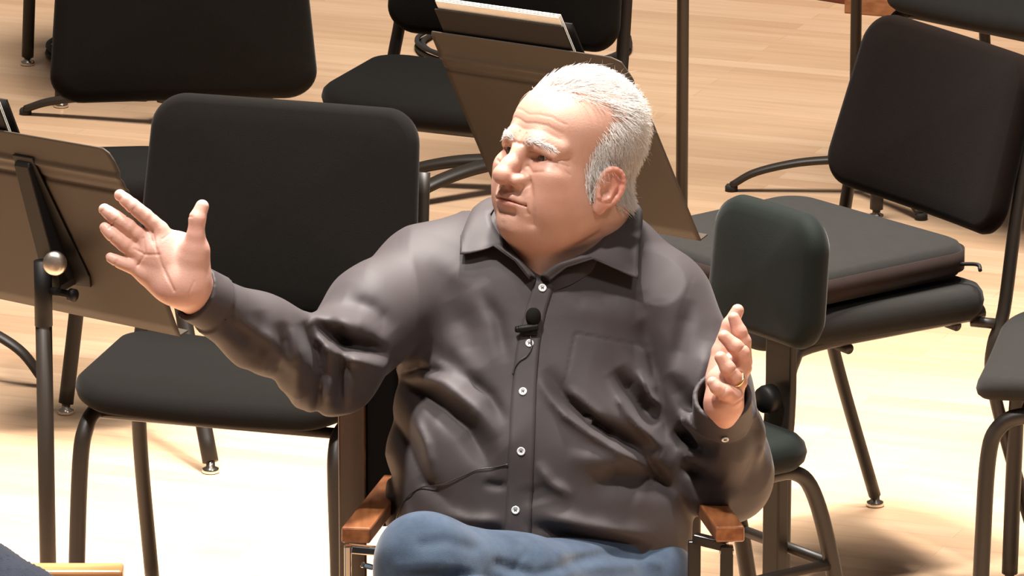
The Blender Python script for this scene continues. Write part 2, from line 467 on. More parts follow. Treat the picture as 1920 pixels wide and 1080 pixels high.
    P3 = ax[:, [1, 2]]; sm = np.clip((ax[:, 0]-.045)*80, 0, 1)
    for dz in (.004, -.002, -.008):
        d = gro(d, P3, [(.084, .031+dz*.5), (.068, .030+dz*1.8)], .0009, .0012, sm)
    d = gro(d, P3, [(.018, .018), (.022, -.002), (.016, -.030)], .0012, .0030, sm)
    a = math.radians(14)
    Re = np.array([[math.cos(a), -math.sin(a), 0], [math.sin(a), math.cos(a), 0], [0, .0, 1.0]])   # columns: normal, along, up
    Rt = np.array([[1, 0, 0], [0, math.cos(.16), -math.sin(.16)], [0, math.sin(.16), math.cos(.16)]])
    ec = np.array((.0790, .008, -.001), f32)
    t = (ax-ec)@(Re@Rt).astype(f32)                              # local: x normal, y forward, z up
    ear = smax(ell(t, (0, -.003, .004), (.012, .0215, .030)), np.abs(t[:, 0])-.0030, .003)
    rp = catmull([(.001, .011, .012), (.003, .008, .025), (.004, -.006, .0310), (.005, -.018, .025), (.005, -.0235, .010), (.004, -.020, -.008), (.002, -.012, -.020)], 2)
    rim = chain(t, rp, np.interp(np.linspace(0, 1, len(rp)), [0, .3, .6, 1], [.0025, .0036, .0035, .003]), .002)
    lobe = ell(t, (.001, .001, -.025), (.0045, .0100, .0125))
    ear = smin(smin(ear, rim, .004), lobe, .006)
    ear = smin(ear, chain(t, [(.002, .010, -.004), (.004, .0085, -.012)], [.0035, .003]), .004)      # tragus
    ear = smin(ear, chain(t, [(.003, -.004, .020), (.003, -.013, .008), (.003, -.008, -.010), (.003, .002, -.015)], [.002, .0026, .0026, .002], .003), .004)
    ear = smax(ear, -ell(t, (.006, .0005, -.002), (.0065, .0085, .0105)), .003)
    ear = smax(ear, -chain(t, [(.007, .003, .021), (.0075, -.009, .022), (.0075, -.0180, .012), (.007, -.0160, -.002)], [.0022, .0022, .0022, .0018], .003), .003)
    d = smin(d, ear, .005)
    return d
NECK = [np.array(V2(1094, 392, .022)), np.array(V2(1064, 490, .005)), np.array(V2(1045, 600, -.02))]
def bust_sdf(p):
    q = b2h(p)
    d = head_sdf(q)
    d = smin(d, chain(p, NECK, [.065, .071, .082], .02), .035)
    d = smin(d, cap(p, V2(1018, 425, .075), V2(1018, 520, .066), .030, .036), .030)      # throat
    d = smin(d, chain(p, [V2(830, 540, -.02), V2(1040, 540, -.02), V2(1230, 570, -.02)], [.03, .05, .03], .02), .04)
    # creases of the neck
    d = smax(d, -chain(p, [V2(965, 472, .13), V2(1010, 486, .13), V2(1065, 478, .125), V2(1125, 440, .09)], [.001, .0022, .002, .001], .004), .010)
    d = smax(d, -chain(p, [V2(990, 500, .12), V2(1030, 503, .12), V2(1090, 480, .10)], [.001, .0014, .001], .004), .008)
    return d
# ------------------------------------------------------------------ hands (body frame)
def hand_palm_left(p):
    "open palm towards the viewer, his right hand"
    z = .375
    def c(pts, rs): return chain(p, [V2(x, y, zz) for x, y, zz in pts], rs, .004)
    d = cap(p, V2(372, 556, .335), V2(350, 536, z-.012), .029, .031)                                 # wrist
    pal = smin(ell(p, V2(322, 495, z-.004), (.050, .046, .0165)), cap(p, V2(345, 530, z-.008), V2(290, 470, z-.002), .026, .022), .02)
    d = smin(d, pal, .02)
    for (x, y), r in (((297, 432), .0125), ((272, 455), .0125), ((263, 482), .012), ((272, 514), .0115)):
        d = smin(d, cap(p, V2(x, y, z+.002), V2(335, 515, z-.006), r, .017), .009)
    d = smin(d, cap(p, V2(366, 470, z+.008), V2(352, 530, z-.002), .0195, .023), .012)               # ball of the thumb
    d = smin(d, ell(p, V2(322, 535, z+.004), (.026, .022, .018)), .014)                               # heel
    fs = [([(300, 430, z+.002), (272, 405, z+.010), (249, 386, z+.014), (225, 366, z+.012)], [.0108, .0100, .0092, .0080]),
          ([(272, 452, z+.002), (240, 425, z+.012), (217, 408, z+.016), (196, 393, z+.014)], [.0108, .0102, .0093, .0082]),
          ([(264, 482, z+.001), (233, 458, z+.011), (212, 441, z+.015), (197, 427, z+.013)], [.0104, .0098, .0090, .0078]),
          ([(276, 518, z-.002), (244, 499, z+.008), (226, 492, z+.011), (207, 483, z+.010)], [.0096, .0086, .0078, .0068])]
    for pts, rs in fs:
        f = c(pts, rs)
        for k in (1, 2):                                                                              # pads between creases
            a = V2(*pts[k]); b = V2(*pts[k+1]) if k+1 < len(pts) else a
        for k in range(3):
            m = (V2(*pts[k])+V2(*pts[k+1]))/2+np.array([0, 0, .0014]); f = smin(f, sphere(p, m, rs[k+1]*.93), .005)
        d = smin(d, f, .0055)
    th = c([(362, 478, z+.010), (367, 441, z+.020), (370, 410, z+.024), (379, 387, z+.022)], [.0165, .0118, .0112, .0092])
    d = smin(d, th, .012)
    q2 = p[:, :2]; m = np.clip((p[:, 2]-z+.002)*300, 0, 1)
    def L(*pts): return [V2(x, y)[:2] for x, y in pts]
    d = gro(d, q2, L((312, 437), (318, 465), (330, 500), (352, 545)), .0016, .0018, m)
    d = gro(d, q2, L((280, 470), (300, 480), (325, 480)), .0011, .0016, m)
    d = gro(d, q2, L((285, 500), (300, 478), (296, 450)), .0011, .0016, m)
    for a, b in (((352, 436), (330, 452)), ((388, 528), (376, 556))):
        d = gro(d, q2, L(a, b), .0006, .0014, m)
    for pts, rs in fs:
        for k in (1, 2):
            a = np.array(pts[k][:2]); t = np.array(pts[k+1][:2])-np.array(pts[k-1][:2]); t = t/np.linalg.norm(t); nrm = np.array([-t[1], t[0]])*10
            d = gro(d, q2, L(a-nrm, a+nrm), .0009, .0012, m)
    d = gro(d, q2, L((357, 409), (384, 412)), .0010, .0014, m)
    return d
def hand_edge_right(p):
    "his left hand raised, little finger side towards the viewer"
    def c(pts, rs, k=.004): return chain(p, [V2(*q) for q in pts], rs, k)
    d = c([(1356, 800, .175), (1357, 762, .235)], [.028, .027])
    d = smin(d, c([(1362, 752, .245), (1374, 700, .235)], [.021, .019]), .012)
    d = smin(d, c([(1352, 752, .245), (1352, 715, .235), (1385, 680, .205)], [.021, .020, .017]), .012)
    d = smin(d, c([(1366, 745, .255), (1390, 680, .225)], [.014, .0135]), .010)
    # little, ring, middle, index finger, thumb behind
    d = smin(d, c([(1374, 744, .262), (1359, 735, .276), (1344, 727, .280), (1336, 717, .280)], [.0125, .0105, .0088, .0078]), .007)
    r = c([(1386, 716, .252), (1376, 707, .262), (1364, 690, .270), (1351, 670, .272)], [.0118, .0108, .0102, .0084])
    m = c([(1393, 690, .240), (1389, 662, .250), (1378, 650, .256), (1358, 631, .258)], [.0125, .0118, .0108, .0088])
    i = c([(1394, 678, .222), (1393, 640, .232), (1386, 622, .238), (1376, 596, .240)], [.0122, .0108, .0102, .0080])
    t = c([(1342, 715, .205), (1352, 660, .195), (1369, 610, .192), (1383, 582, .192)], [.0160, .0130, .0112, .0088])
    for f in (r, m, i): d = smin(d, f, .0035)
    d = smin(d, t, .006)
    q2 = p[:, :2]
    def L(*pts): return [V2(x, y)[:2] for x, y in pts]
    mk = np.clip((p[:, 2]-.235)*100, 0, 1)
    d = gro(d, q2, L((1350, 722), (1345, 735)), .0008, .0012, mk)
    d = gro(d, q2, L((1374, 683), (1358, 694)), .0008, .0012, mk)
    d = gro(d, q2, L((1386, 645), (1374, 656)), .0008, .0012, mk)
    d = gro(d, q2, L((1340, 745), (1365, 752), (1380, 742)), .0010, .0020, mk)
    return d

# ------------------------------------------------------------------ shirt
SH_A, SH_E, SH_W = V2(800, 530, .0), V2(622, 688, .17), V2(352, 548, .345)
SR_A, SR_E, SR_W = V2(1236, 578, .0), V2(1360, 888, .05), V2(1356, 738, .225)
def unit(v): return v/np.linalg.norm(v)
def torso_sdf(p):
    d = ell(p, V2(1006, 650, .005), (.200, .19, .115))
    d = smin(d, ell(p, V2(1003, 875, .025), (.213, .21, .150)), .05)
    d = smin(d, ell(p, V2(1015, 1010, .02), (.212, .13, .150)), .04)
    d = smin(d, chain(p, [V2(805, 518, -.015), V2(940, 480, -.025), V2(1060, 455, -.03), V2(1150, 500, -.025), V2(1225, 565, -.015)], [.066, .070, .078, .072, .074], .03), .05)
    return d
def P2(*pts): return [V2(x, y)[:2] for x, y in pts]
FOLDS = [  # polyline, amp (>0 valley), width
    (P2((737, 704), (790, 730), (834, 762), (880, 800), (910, 850), (925, 885)), .010, .016),
    (P2((760, 690), (830, 715), (890, 760), (930, 820)), -.007, .014),
    (P2((730, 770), (770, 830), (800, 900), (860, 950)), .005, .014),
    (P2((800, 640), (860, 690), (930, 760)), .004, .014),
    (P2((1009, 704), (1035, 745), (1061, 775), (1110, 810), (1158, 840), (1230, 880)), -.007, .008),
    (P2((1020, 690), (1060, 745), (1110, 790), (1170, 820), (1240, 850)), .009, .013),
    (P2((1139, 705), (1160, 745), (1178, 775), (1240, 840)), -.006, .007),
    (P2((1150, 690), (1185, 745), (1230, 800)), .010, .015),
    (P2((1050, 720), (1090, 750), (1140, 795)), -.004, .008),
    (P2((1100, 905), (1150, 890), (1210, 890), (1270, 920)), .009, .018),
    (P2((1060, 850), (1120, 860), (1200, 865)), -.004, .015),
    (P2((990, 976), (1040, 992), (1094, 1002), (1223, 1021)), .008, .010),
    (P2((1000, 955), (1094, 978), (1223, 1000)), -.005, .012),
    (P2((860, 985), (900, 992), (950, 992)), .007, .010),
    (P2((820, 950), (880, 970), (945, 972)), -.004, .010),
    (P2((740, 890), (760, 960), (770, 1000)), -.004, .010),
    (P2((725, 850), (745, 930), (750, 990)), .005, .010),
    (P2((850, 560), (880, 620), (890, 690)), .003, .018),
    (P2((1235, 560), (1240, 640), (1215, 720)), .005, .016),
    (P2((1200, 600), (1230, 660), (1245, 720), (1245, 830)), .008, .014),
    (P2((1040, 560), (1150, 590), (1230, 600)), -.002, .02),
    (P2((770, 470), (840, 500), (880, 540)), -.003, .018),
    (P2((1000, 900), (1010, 940)), .002, .02),
    (P2((735, 690), (752, 650), (748, 600)), .006, .009), (P2((745, 700), (790, 690), (850, 700)), .005, .008),
    (P2((905, 900), (935, 905), (955, 900)), .003, .006), (P2((1005, 860), (1030, 900), (1075, 925)), -.0035, .008),
    (P2((1130, 800), (1190, 840), (1250, 905)), .006, .009), (P2((1090, 770), (1130, 800), (1150, 830)), .005, .006),
    (P2((1195, 690), (1215, 740), (1250, 770)), -.005, .006), (P2((780, 560), (770, 620), (745, 680)), .004, .010),
    (P2((900, 540), (935, 600), (950, 680)), .003, .010), (P2((1060, 545), (1090, 560), (1160, 560)), .002, .010),
    (P2((1200, 545), (1215, 600), (1205, 660)), .004, .012), (P2((1010, 1000), (1080, 1015), (1200, 1035)), .006, .006),
    (P2((770, 760), (800, 830), (812, 900)), -.004, .008), (P2((870, 700), (920, 740), (950, 790)), .003, .008),
]
SEAMS = [P2((748, 448), (744, 520), (735, 600), (722, 640)), P2((1298, 520), (1275, 580), (1262, 650), (1250, 700)),
         P2((1078, 625), (1240, 655)), P2((1078, 625), (1062, 700), (1050, 735)), P2((1240, 655), (1232, 720), (1222, 780))]
def cone_cut(p, c, n): return (p-np.array(c, f32))@np.array(n, f32)
def arm_disp(p, E, W, seed, amp=.004):
    ba = (W-E).astype(f32); t = ((p-E.astype(f32))@ba)/float(ba@ba)
    return t
def sleeve_left(p):
    d = chain(p, [SH_A, (SH_A+SH_E)/2+np.array([-.006, .012, .0]), SH_E, (SH_E+SH_W)/2+np.array([0, -.004, 0]), SH_W], [.080, .068, .064, .049, .036], .03)
    t = arm_disp(p, SH_E, SH_W, 0); t0 = arm_disp(p, SH_A, SH_E, 0)
    q2 = p[:, :2]
    for pts, a, w in (
        (P2((575, 600), (600, 650), (612, 700), (600, 780)), .012, .010), (P2((640, 590), (650, 660), (640, 760)), .007, .010),
        (P2((595, 600), (640, 640), (700, 650), (735, 665)), .012, .011), (P2((560, 610), (575, 680), (560, 775)), -.006, .009),
        (P2((600, 625), (660, 668), (720, 685)), -.008, .010), (P2((620, 700), (622, 750)), -.002, .010),
        (P2((540, 600), (545, 660), (520, 720)), .006, .010), (P2((500, 580), (505, 640), (470, 700)), .004, .012),
        (P2((430, 560), (450, 610), (500, 650)), .0045, .010), (P2((470, 600), (530, 640), (570, 700)), -.004, .010),
        (P2((590, 590), (650, 600), (720, 610)), -.006, .014), (P2((650, 560), (700, 580), (740, 620)), .004, .014),
        (P2((660, 640), (640, 700), (650, 770)), .004, .010)):
        d = grot(d, q2, pts, a*1.8, w)
    d = d+.0040*np.abs(vnoise(p, 48, 3))*np.clip(1.6-t*1.6, 0, 1)
    n = unit(SH_W-SH_E); c = V2(364, 549, .34)
    s = cone_cut(p, c-n*.040, n)
    cuff = np.maximum(np.maximum(cap(p, c-n*.10, c+n*.02, .0405, .0395), cone_cut(p, c, n)), -s)
    d = smin(np.maximum(d, s), cuff, .004)
    hole = cap(p, c-n*.030, c+n*.05, .0325, .0325)
    return smax(d, -hole, .002)
def sleeve_right(p):
    d = chain(p, [SR_A, (SR_A+SR_E)/2+np.array([.012, .0, .0]), SR_E, (SR_E+SR_W)/2, SR_W], [.078, .070, .064, .052, .040], .03)
    q2 = p[:, :2]
    for pts, a, w in (
        (P2((1250, 700), (1290, 760), (1330, 800)), .006, .012), (P2((1260, 800), (1300, 830), (1340, 840)), .012, .012),
        (P2((1265, 770), (1300, 790), (1335, 800)), -.006, .010), (P2((1270, 870), (1310, 880), (1350, 900)), .007, .012),
        (P2((1290, 560), (1275, 640), (1262, 700)), .004, .012), (P2((1330, 640), (1310, 700), (1290, 760)), -.004, .012),
        (P2((1400, 760), (1410, 830), (1390, 900)), .004, .010), (P2((1290, 930), (1340, 940), (1390, 920)), -.003, .012),
        (P2((1310, 850), (1305, 900), (1330, 950)), .004, .010)):
        d = grot(d, q2, pts, a*1.8, w)
    d = d+.0048*np.abs(vnoise(p, 50, 5))
    n = unit(SR_W-SR_E); c = V2(1354, 742, .228)
    s = cone_cut(p, c-n*.055, n)
    cuff = np.maximum(np.maximum(cap(p, c-n*.12, c+n*.02, .0430, .0405), cone_cut(p, c, n)), -s)
    d = smin(np.maximum(d, s), cuff, .004)
    return smax(d, -cap(p, c-n*.045, c+n*.06, .0340, .0340), .002)
def shirt_sdf(p):
    d = torso_sdf(p)
    q2 = p[:, :2]
    m = np.clip((p[:, 2]+.03)*25, 0, 1)
    for pts, a, w in FOLDS:
        d = grot(d, q2, pts, a*1.85, w, m)
        if a > .0045: d = grot(d, q2, pts, .0024, .0038, m)
    for pts in SEAMS: d = gro(d, q2, pts, .0013, .0018, m)
    w1 = vnoise(p*np.array([1, .55, 1], f32), 42, 1); w2 = vnoise(p*np.array([.6, 1, 1], f32), 75, 2)
    d = d+.0042*(np.abs(w1)-.25)+.0016*np.abs(w2)
    # hem
    a, b = V2(700, 990, 0), V2(1290, 1078, 0)
    nn = np.array([(b-a)[1], -(b-a)[0], 0]); nn = unit(nn)
    d = smax(d, cone_cut(p, a, nn)+.004*np.sin(p[:, 0]*30), .008)
    d = smin(d, sleeve_left(p), .032)
    d = smin(d, sleeve_right(p), .026)
    # neck opening
    nk = chain(p, [V2(1055, 500, -.02), V2(1062, 420, -.01), V2(1060, 340, 0)], [.068, .072, .08])
    d = smax(d, -nk, .006)
    v = cap(p, V2(1035, 440, .10), V2(1012, 506, .115), .045, .004)
    d = smax(d, -v, .004)
    return d

# ------------------------------------------------------------------ jeans and legs
def jeans_sdf(p):
    d = ell(p, V2(1010, 1070, .01), (.205, .120, .150))
    th = chain(p, [V2(1160, 1140, .06), V2(960, 1115, .26), V2(797, 1056, .37)], [.098, .080, .064], .03)
    sh = chain(p, [V2(797, 1056, .37), V2(745, 1360, .40), V2(735, 1590, .40)], [.063, .052, .045], .02)
    th2 = chain(p, [V2(900, 1150, .06), V2(885, 1185, .42)], [.095, .068], .03)
    sh2 = chain(p, [V2(885, 1185, .42), V2(900, 1480, .37), V2(905, 1870, .30)], [.066, .058, .048], .02)
    leg = smin(th, sh, .03); leg2 = smin(th2, sh2, .03)
    lap = chain(p, [V2(1090, 1085, .10), V2(1200, 1100, .06)], [.075, .080], .02)
    d = smin(d, lap, .03)
    d = smin(d, leg, .012); d = smin(d, leg2, .012)
    q2 = p[:, :2]
    m = np.clip((p[:, 2]-.02)*20, 0, 1)
    for pts, a, w in (
        (P2((935, 1040), (1000, 1062), (1060, 1050), (1130, 1030), (1200, 1035)), .006, .009), (P2((960, 1070), (1030, 1066), (1100, 1046), (1180, 1050)), -.004, .009),
        (P2((800, 1000), (840, 995), (890, 1010)), .003, .009), (P2((760, 1040), (830, 1035), (900, 1050)), -.003, .010), (P2((790, 1060), (860, 1055), (930, 1075)), .003, .010),
        (P2((1050, 1022), (1150, 1022), (1230, 1050)), -.003, .008), (P2((1000, 1010), (1003, 1040)), .0015, .003), (P2((985, 1020), (960, 1050)), .0015, .003)):
        d = gro(d, q2, pts, a, w, m)
    d = d+.0014*vnoise(p, 70, 9)
    return d
# ------------------------------------------------------------------ building the man
def skin_material():
    m = mat('skin', (.60, .35, .26), .46, spec=.45, sss=.2)
    nt = m.node_tree; b = nt.nodes['Principled BSDF']; L = nt.links.new
    at = nt.nodes.new('ShaderNodeAttribute'); at.attribute_name = 'tone'
    tc = nt.nodes.new('ShaderNodeTexCoord')
    n = nt.nodes.new('ShaderNodeTexNoise'); n.inputs['Scale'].default_value = 45; n.inputs['Detail'].default_value = 5
    r = nt.nodes.new('ShaderNodeMapRange'); r.inputs['To Min'].default_value = .90; r.inputs['To Max'].default_value = 1.10
    mx = nt.nodes.new('ShaderNodeMix'); mx.data_type = 'RGBA'; mx.blend_type = 'MULTIPLY'; mx.inputs[0].default_value = 1
    L(tc.outputs['Object'], n.inputs['Vector']); L(n.outputs['Fac'], r.inputs['Value'])
    L(at.outputs['Color'], mx.inputs[6]); L(r.outputs['Result'], mx.inputs[7]); L(mx.outputs[2], b.inputs['Base Color'])
    n2 = nt.nodes.new('ShaderNodeTexNoise'); n2.inputs['Scale'].default_value = 420; n2.inputs['Detail'].default_value = 3
    bp = nt.nodes.new('ShaderNodeBump'); bp.inputs['Strength'].default_value = .35; bp.inputs['Distance'].default_value = .0008
    L(tc.outputs['Object'], n2.inputs['Vector']); L(n2.outputs['Fac'], bp.inputs['Height']); L(bp.outputs['Normal'], b.inputs['Normal'])
    return m
def shirt_material():
    m = mat('charcoal_cotton_sateen', (.054, .044, .045), .60, spec=.24, sheen=.06)
    nt = m.node_tree; b = nt.nodes['Principled BSDF']; L = nt.links.new
    tc = nt.nodes.new('ShaderNodeTexCoord')
    n = nt.nodes.new('ShaderNodeTexNoise'); n.inputs['Scale'].default_value = 14; n.inputs['Detail'].default_value = 2; n.inputs['Roughness'].default_value = .4; n.inputs['Distortion'].default_value = .6
    bp = nt.nodes.new('ShaderNodeBump'); bp.inputs['Strength'].default_value = .12; bp.inputs['Distance'].default_value = .006
    w = nt.nodes.new('ShaderNodeTexNoise'); w.inputs['Scale'].default_value = 1500
    bp2 = nt.nodes.new('ShaderNodeBump'); bp2.inputs['Strength'].default_value = .25; bp2.inputs['Distance'].default_value = .0004
    L(tc.outputs['Object'], n.inputs['Vector']); L(n.outputs['Fac'], bp.inputs['Height'])
    L(tc.outputs['Object'], w.inputs['Vector']); L(w.outputs['Fac'], bp2.inputs['Height']); L(bp.outputs['Normal'], bp2.inputs['Normal'])
    L(bp2.outputs['Normal'], b.inputs['Normal'])
    return m
def denim_material():
    m = mat('blue_denim', (.10, .15, .24), .85, spec=.2, sheen=.2)
    nt = m.node_tree; b = nt.nodes['Principled BSDF']; L = nt.links.new
    tc = nt.nodes.new('ShaderNodeTexCoord')
    n = nt.nodes.new('ShaderNodeTexNoise'); n.inputs['Scale'].default_value = 9; n.inputs['Detail'].default_value = 7; n.inputs['Roughness'].default_value = .7
    r = nt.nodes.new('ShaderNodeValToRGB'); r.color_ramp.elements[0].color = (.020, .033, .058, 1); r.color_ramp.elements[1].color = (.055, .080, .120, 1)
    r.color_ramp.elements[0].position = .3; r.color_ramp.elements[1].position = .7
    L(tc.outputs['Object'], n.inputs['Vector']); L(n.outputs['Fac'], r.inputs['Fac']); L(r.outputs['Color'], b.inputs['Base Color'])
    w = nt.nodes.new('ShaderNodeTexNoise'); w.inputs['Scale'].default_value = 900; w.inputs['Detail'].default_value = 2
    bp = nt.nodes.new('ShaderNodeBump'); bp.inputs['Strength'].default_value = .5; bp.inputs['Distance'].default_value = .0008
    L(tc.outputs['Object'], w.inputs['Vector']); L(w.outputs['Fac'], bp.inputs['Height']); L(bp.outputs['Normal'], b.inputs['Normal'])
    return m
M['skin'] = skin_material(); M['shirt'] = shirt_material(); M['denim'] = denim_material()
M['hair'] = mat('white_hair', (.80, .77, .74), .45, spec=.5)
M['eye'] = mat('eye_white', (.72, .67, .63), .12, spec=.6, coat=.6)
M['iris'] = mat('iris', (.06, .05, .04), .1, spec=.6, coat=.8)

man = thing('person', 'white haired man in a charcoal button shirt and jeans sitting with both arms open', 'person', tuple(to_world(V2(1010, 1240, .0))*np.array([1, 1, 0])))

def implicit(f, lo, hi, h, it=2, rel=1):
    V, F = surface_nets(f, np.array(lo), np.array(hi), h)
    V = relax(V, F, rel); V = project(f, V, it)
    return V, F

def lerp(a, b, t): return a+(b-a)*t[:, None]
def blob(p, c, r): return np.exp(-(ln(p-np.array(c, f32))/r)**2)
BASE = np.array([.53, .30, .225])
def head_tone(V):
    q = b2h(V.astype(f32)); ax = q.copy(); ax[:, 0] = np.abs(ax[:, 0])
    c = np.tile(BASE, (len(V), 1))
    red = np.array([.56, .22, .165]); pale = np.array([.62, .42, .34])
    c = lerp(c, red, .45*blob(ax, (.045, .075, -.008), .028))
    c = lerp(c, red, .50*blob(q, (0, .128, .001), .018))
    c = lerp(c, red, .75*np.clip((ax[:, 0]-.076)*90, 0, 1)*(q[:, 2] < .045)*(q[:, 1] < .04))
    c = lerp(c, pale, .5*np.clip((q[:, 2]-.10)*18, 0, 1))
    c = lerp(c, np.array([.55, .22, .18]), .75*np.exp(-((q[:, 2]+.0345)/.0065)**2)*np.exp(-(ax[:, 0]/.024)**4)*(q[:, 1] > .08))
    c = lerp(c, np.array([.46, .22, .17]), .35*blob(ax, (.034, .098, .030), .017))
    sp = RNG.normal(size=(26, 3))*np.array([.05, .02, .03])+np.array([0, .075, .105])
    for s in sp: c = lerp(c, np.array([.42, .21, .14]), .30*blob(q, s, .0028))
    return c
def hand_tone(V, z):
    c = np.tile(np.array([.54, .295, .22]), (len(V), 1))
    c = lerp(c, np.array([.56, .25, .20]), .5*np.clip(vnoise(V, 90, 4)*.5+.4, 0, 1))
    return c

def build_body():
    parts = []
    V, F = implicit(bust_sdf, HO+np.array([-.155, -.30, -.16]), HO+np.array([.22, .17, .17]), .0017)
    parts.append((V, F, head_tone(V)))
    V, F = implicit(hand_palm_left, V2(165, 625, .27), V2(430, 330, .46), .0015); parts.append((V, F, hand_tone(V, 0)*np.array([1.16, 1.26, 1.34])))  # open palm's skin colour lightened, standing in for stronger light on it
    V, F = implicit(hand_edge_right, V2(1290, 860, .11), V2(1430, 540, .34), .0015); parts.append((V, F, hand_tone(V, 0)))
    def core(p):
        d = torso_sdf(p)+.042
        d = smin(d, chain(p, [SH_A, SH_E, V2(372, 556, .335)], [.045, .032, .026], .02), .02)
        d = smin(d, chain(p, [SR_A, SR_E, V2(1356, 800, .175)], [.045, .034, .026], .02), .02)
        d = np.maximum(d, cone_cut(p, V2(0, 480, 0), (0, 1, 0)))
        return d
    V, F = implicit(core, V2(330, 1100, -.2), V2(1480, 420, .36), .008, 1, 1); parts.append((V, F, np.tile(BASE, (len(V), 1))))
    n = 0; VV = []; FF = []; CC = []
    for V, F, c in parts: VV.append(V); FF.append(F+n); CC.append(c); n += len(V)
    VV = np.vstack(VV); FF = np.vstack(FF); CC = np.vstack(CC)
    o = mesh_obj('body', to_world(VV), FF, M['skin'], man)
    a = o.data.color_attributes.new('tone', 'FLOAT_COLOR', 'POINT')
    if len(o.data.vertices) == len(CC):
        a.data.foreach_set('color', np.column_stack([CC, np.ones(len(CC))]).ravel())
    return parts[0][0], parts[0][1]
HV, HF = build_body()

# eyes
for s in (-1, 1):
    c = np.array([s*EYE[0], EYE[1], EYE[2]])
    look = unit(np.array([.05, 1, -.05]))
    prof = [(.0129*math.sin(a), -.0129*math.cos(a)) for a in np.linspace(.05, PI-.05, 18)]
    v, f = lathe(prof, c, look, 26)
    e = mesh_obj('eyeball', to_world(h2b(v)), f, M['eye'], man)
    prof = [(.0131*math.sin(a), .0131*math.cos(a)) for a in np.linspace(.50, .02, 7)]
    v, f = lathe([(.0131*math.sin(.50)*.98, .0129*math.cos(.50)-.001)]+prof, c, look, 24)
    ir = mesh_obj('iris', to_world(h2b(v)), f, M['iris'], e)

# ---- hair
def strands(roots, dirs, nrm, L, lift, rad, K=6, curl=.0, sdf=head_sdf, seed=0):
    R = np.random.RandomState(seed); N = len(roots)
    P = roots.copy(); pts = [P.copy()]; D = dirs.copy()
    for k in range(1, K):
        D = D+R.normal(size=D.shape)*curl
        D /= np.linalg.norm(D, axis=1)[:, None]
        P = P+D*(L/(K-1))[:, None]
        d = sdf(P.astype(f32)); t = lift*(k/(K-1))
        g = nrm
        P = P+g*np.clip(t-d, -.004, .004)[:, None]
        pts.append(P.copy())
    pts = np.stack(pts, 1)                                                # N K 3
    T = np.gradient(pts, axis=1); T /= np.linalg.norm(T, axis=2)[..., None]+1e-9
    U = np.cross(T, nrm[:, None, :]); U /= np.linalg.norm(U, axis=2)[..., None]+1e-9
    W = np.cross(T, U)
    rr = (rad*np.linspace(1, .25, K))[None, :, None]
    ring = [pts+rr*(math.cos(a)*U+math.sin(a)*W) for a in (0, 2.094, 4.189)]
    V = np.stack(ring, 2).reshape(-1, 3)
    b = (np.arange(N)*K*3)[:, None, None, None]; k = (np.arange(K-1)*3)[None, :, None, None]
    q = np.array([[0, 1, 4, 3], [1, 2, 5, 4], [2, 0, 3, 5]])[None, None]
    F = (b+k+q).reshape(-1, 4)
    return V, F
q = b2h(HV.astype(f32)).astype(float); ax_ = np.abs(q[:, 0])
nn = normals(bust_sdf, HV)@HR
def hair_density(q):
    x, y, z = np.abs(q[:, 0]), q[:, 1], q[:, 2]
    edge = np.interp(z, [-.07, -.045, -.02, -.012, .0, .03, .06, .085, .105, .125], [-.06, -.045, -.035, .036, .040, .046, .040, .022, .012, .020])
    side = np.clip((edge-y)*90, 0, 1)*(x > .03)
    back = np.clip((-.03-y)*60, 0, 1)*np.clip((z+.036)*80, 0, 1)
    top = np.clip((z-.112)*60, 0, 1)*np.clip((.072-y)*60, 0, 1)
    thin = np.where((z > .095) & (y > -.02) & (x > .030), .35, 1.0)
    d = np.maximum(np.maximum(side*(z > -.012-.0*x), back), top*.85)*thin
    earz = (x > .0768) & (z < .040) & (z > -.05) & (y > -.028) & (y < .040)
    d = np.where(earz, 0, d)
    low = (z < -.012) & (y > -.035); d = np.where(low, 0, d)
    return d
den = hair_density(q)
area = np.ones(len(q))
pick = RNG.choice(len(q), 15000, p=den/den.sum())
rt = q[pick]+RNG.normal(size=(len(pick), 3))*.0006; nr = nn[pick]
x, y, z = rt[:, 0], rt[:, 1], rt[:, 2]
topw = np.clip((z-.085)/.05, 0, 1)
dirs = np.column_stack([np.sign(x)*.10*(1-topw)+.35*topw*np.sin(y*40+1), -.55*(1-topw)-1.0*topw, -.85*(1-topw)+.10*topw])
front = np.clip((y-.03)*30, 0, 1)*topw
dirs[:, 1] *= np.where((z < .050) & (y > -.005), .15, 1.0)
dirs += front[:, None]*np.array([.5, .5, .25])
dirs += np.column_stack([vnoise(rt, 70, 11), vnoise(rt, 70, 12), vnoise(rt, 70, 13)])*.45+RNG.normal(size=rt.shape)*.16
dirs -= nr*np.einsum('ij,ij->i', dirs, nr)[:, None]; dirs /= np.linalg.norm(dirs, axis=1)[:, None]
L = (.016+.012*RNG.rand(len(rt)))*(1+.6*topw); lift = (.0045+.004*RNG.rand(len(rt)))*(1+.5*topw+.6*(y < -.05))
side_low = (z < .02) & (y > -.03); L = np.where(side_low | (z < -.015), L*.6, L); lift = np.where(side_low, lift*.5, lift)
bq = lambda q_: bust_sdf(h2b(q_).astype(f32))
V, F = strands(rt, dirs, nr, L, lift, .00042, 6, .10, bq, 1)
HV1, HF1 = V, F
# flyaways
pk = RNG.choice(len(rt), 200); V, F = strands(rt[pk], dirs[pk]+nr[pk]*.25, nr[pk], L[pk]*1.3, lift[pk]*1.8, .00014, 7, .30, bq, 2)
V = np.vstack([HV1, V]); F = np.vstack([HF1, F+len(HV1)])
hair = mesh_obj('hair', to_world(h2b(V)), F, M['hair'], man)
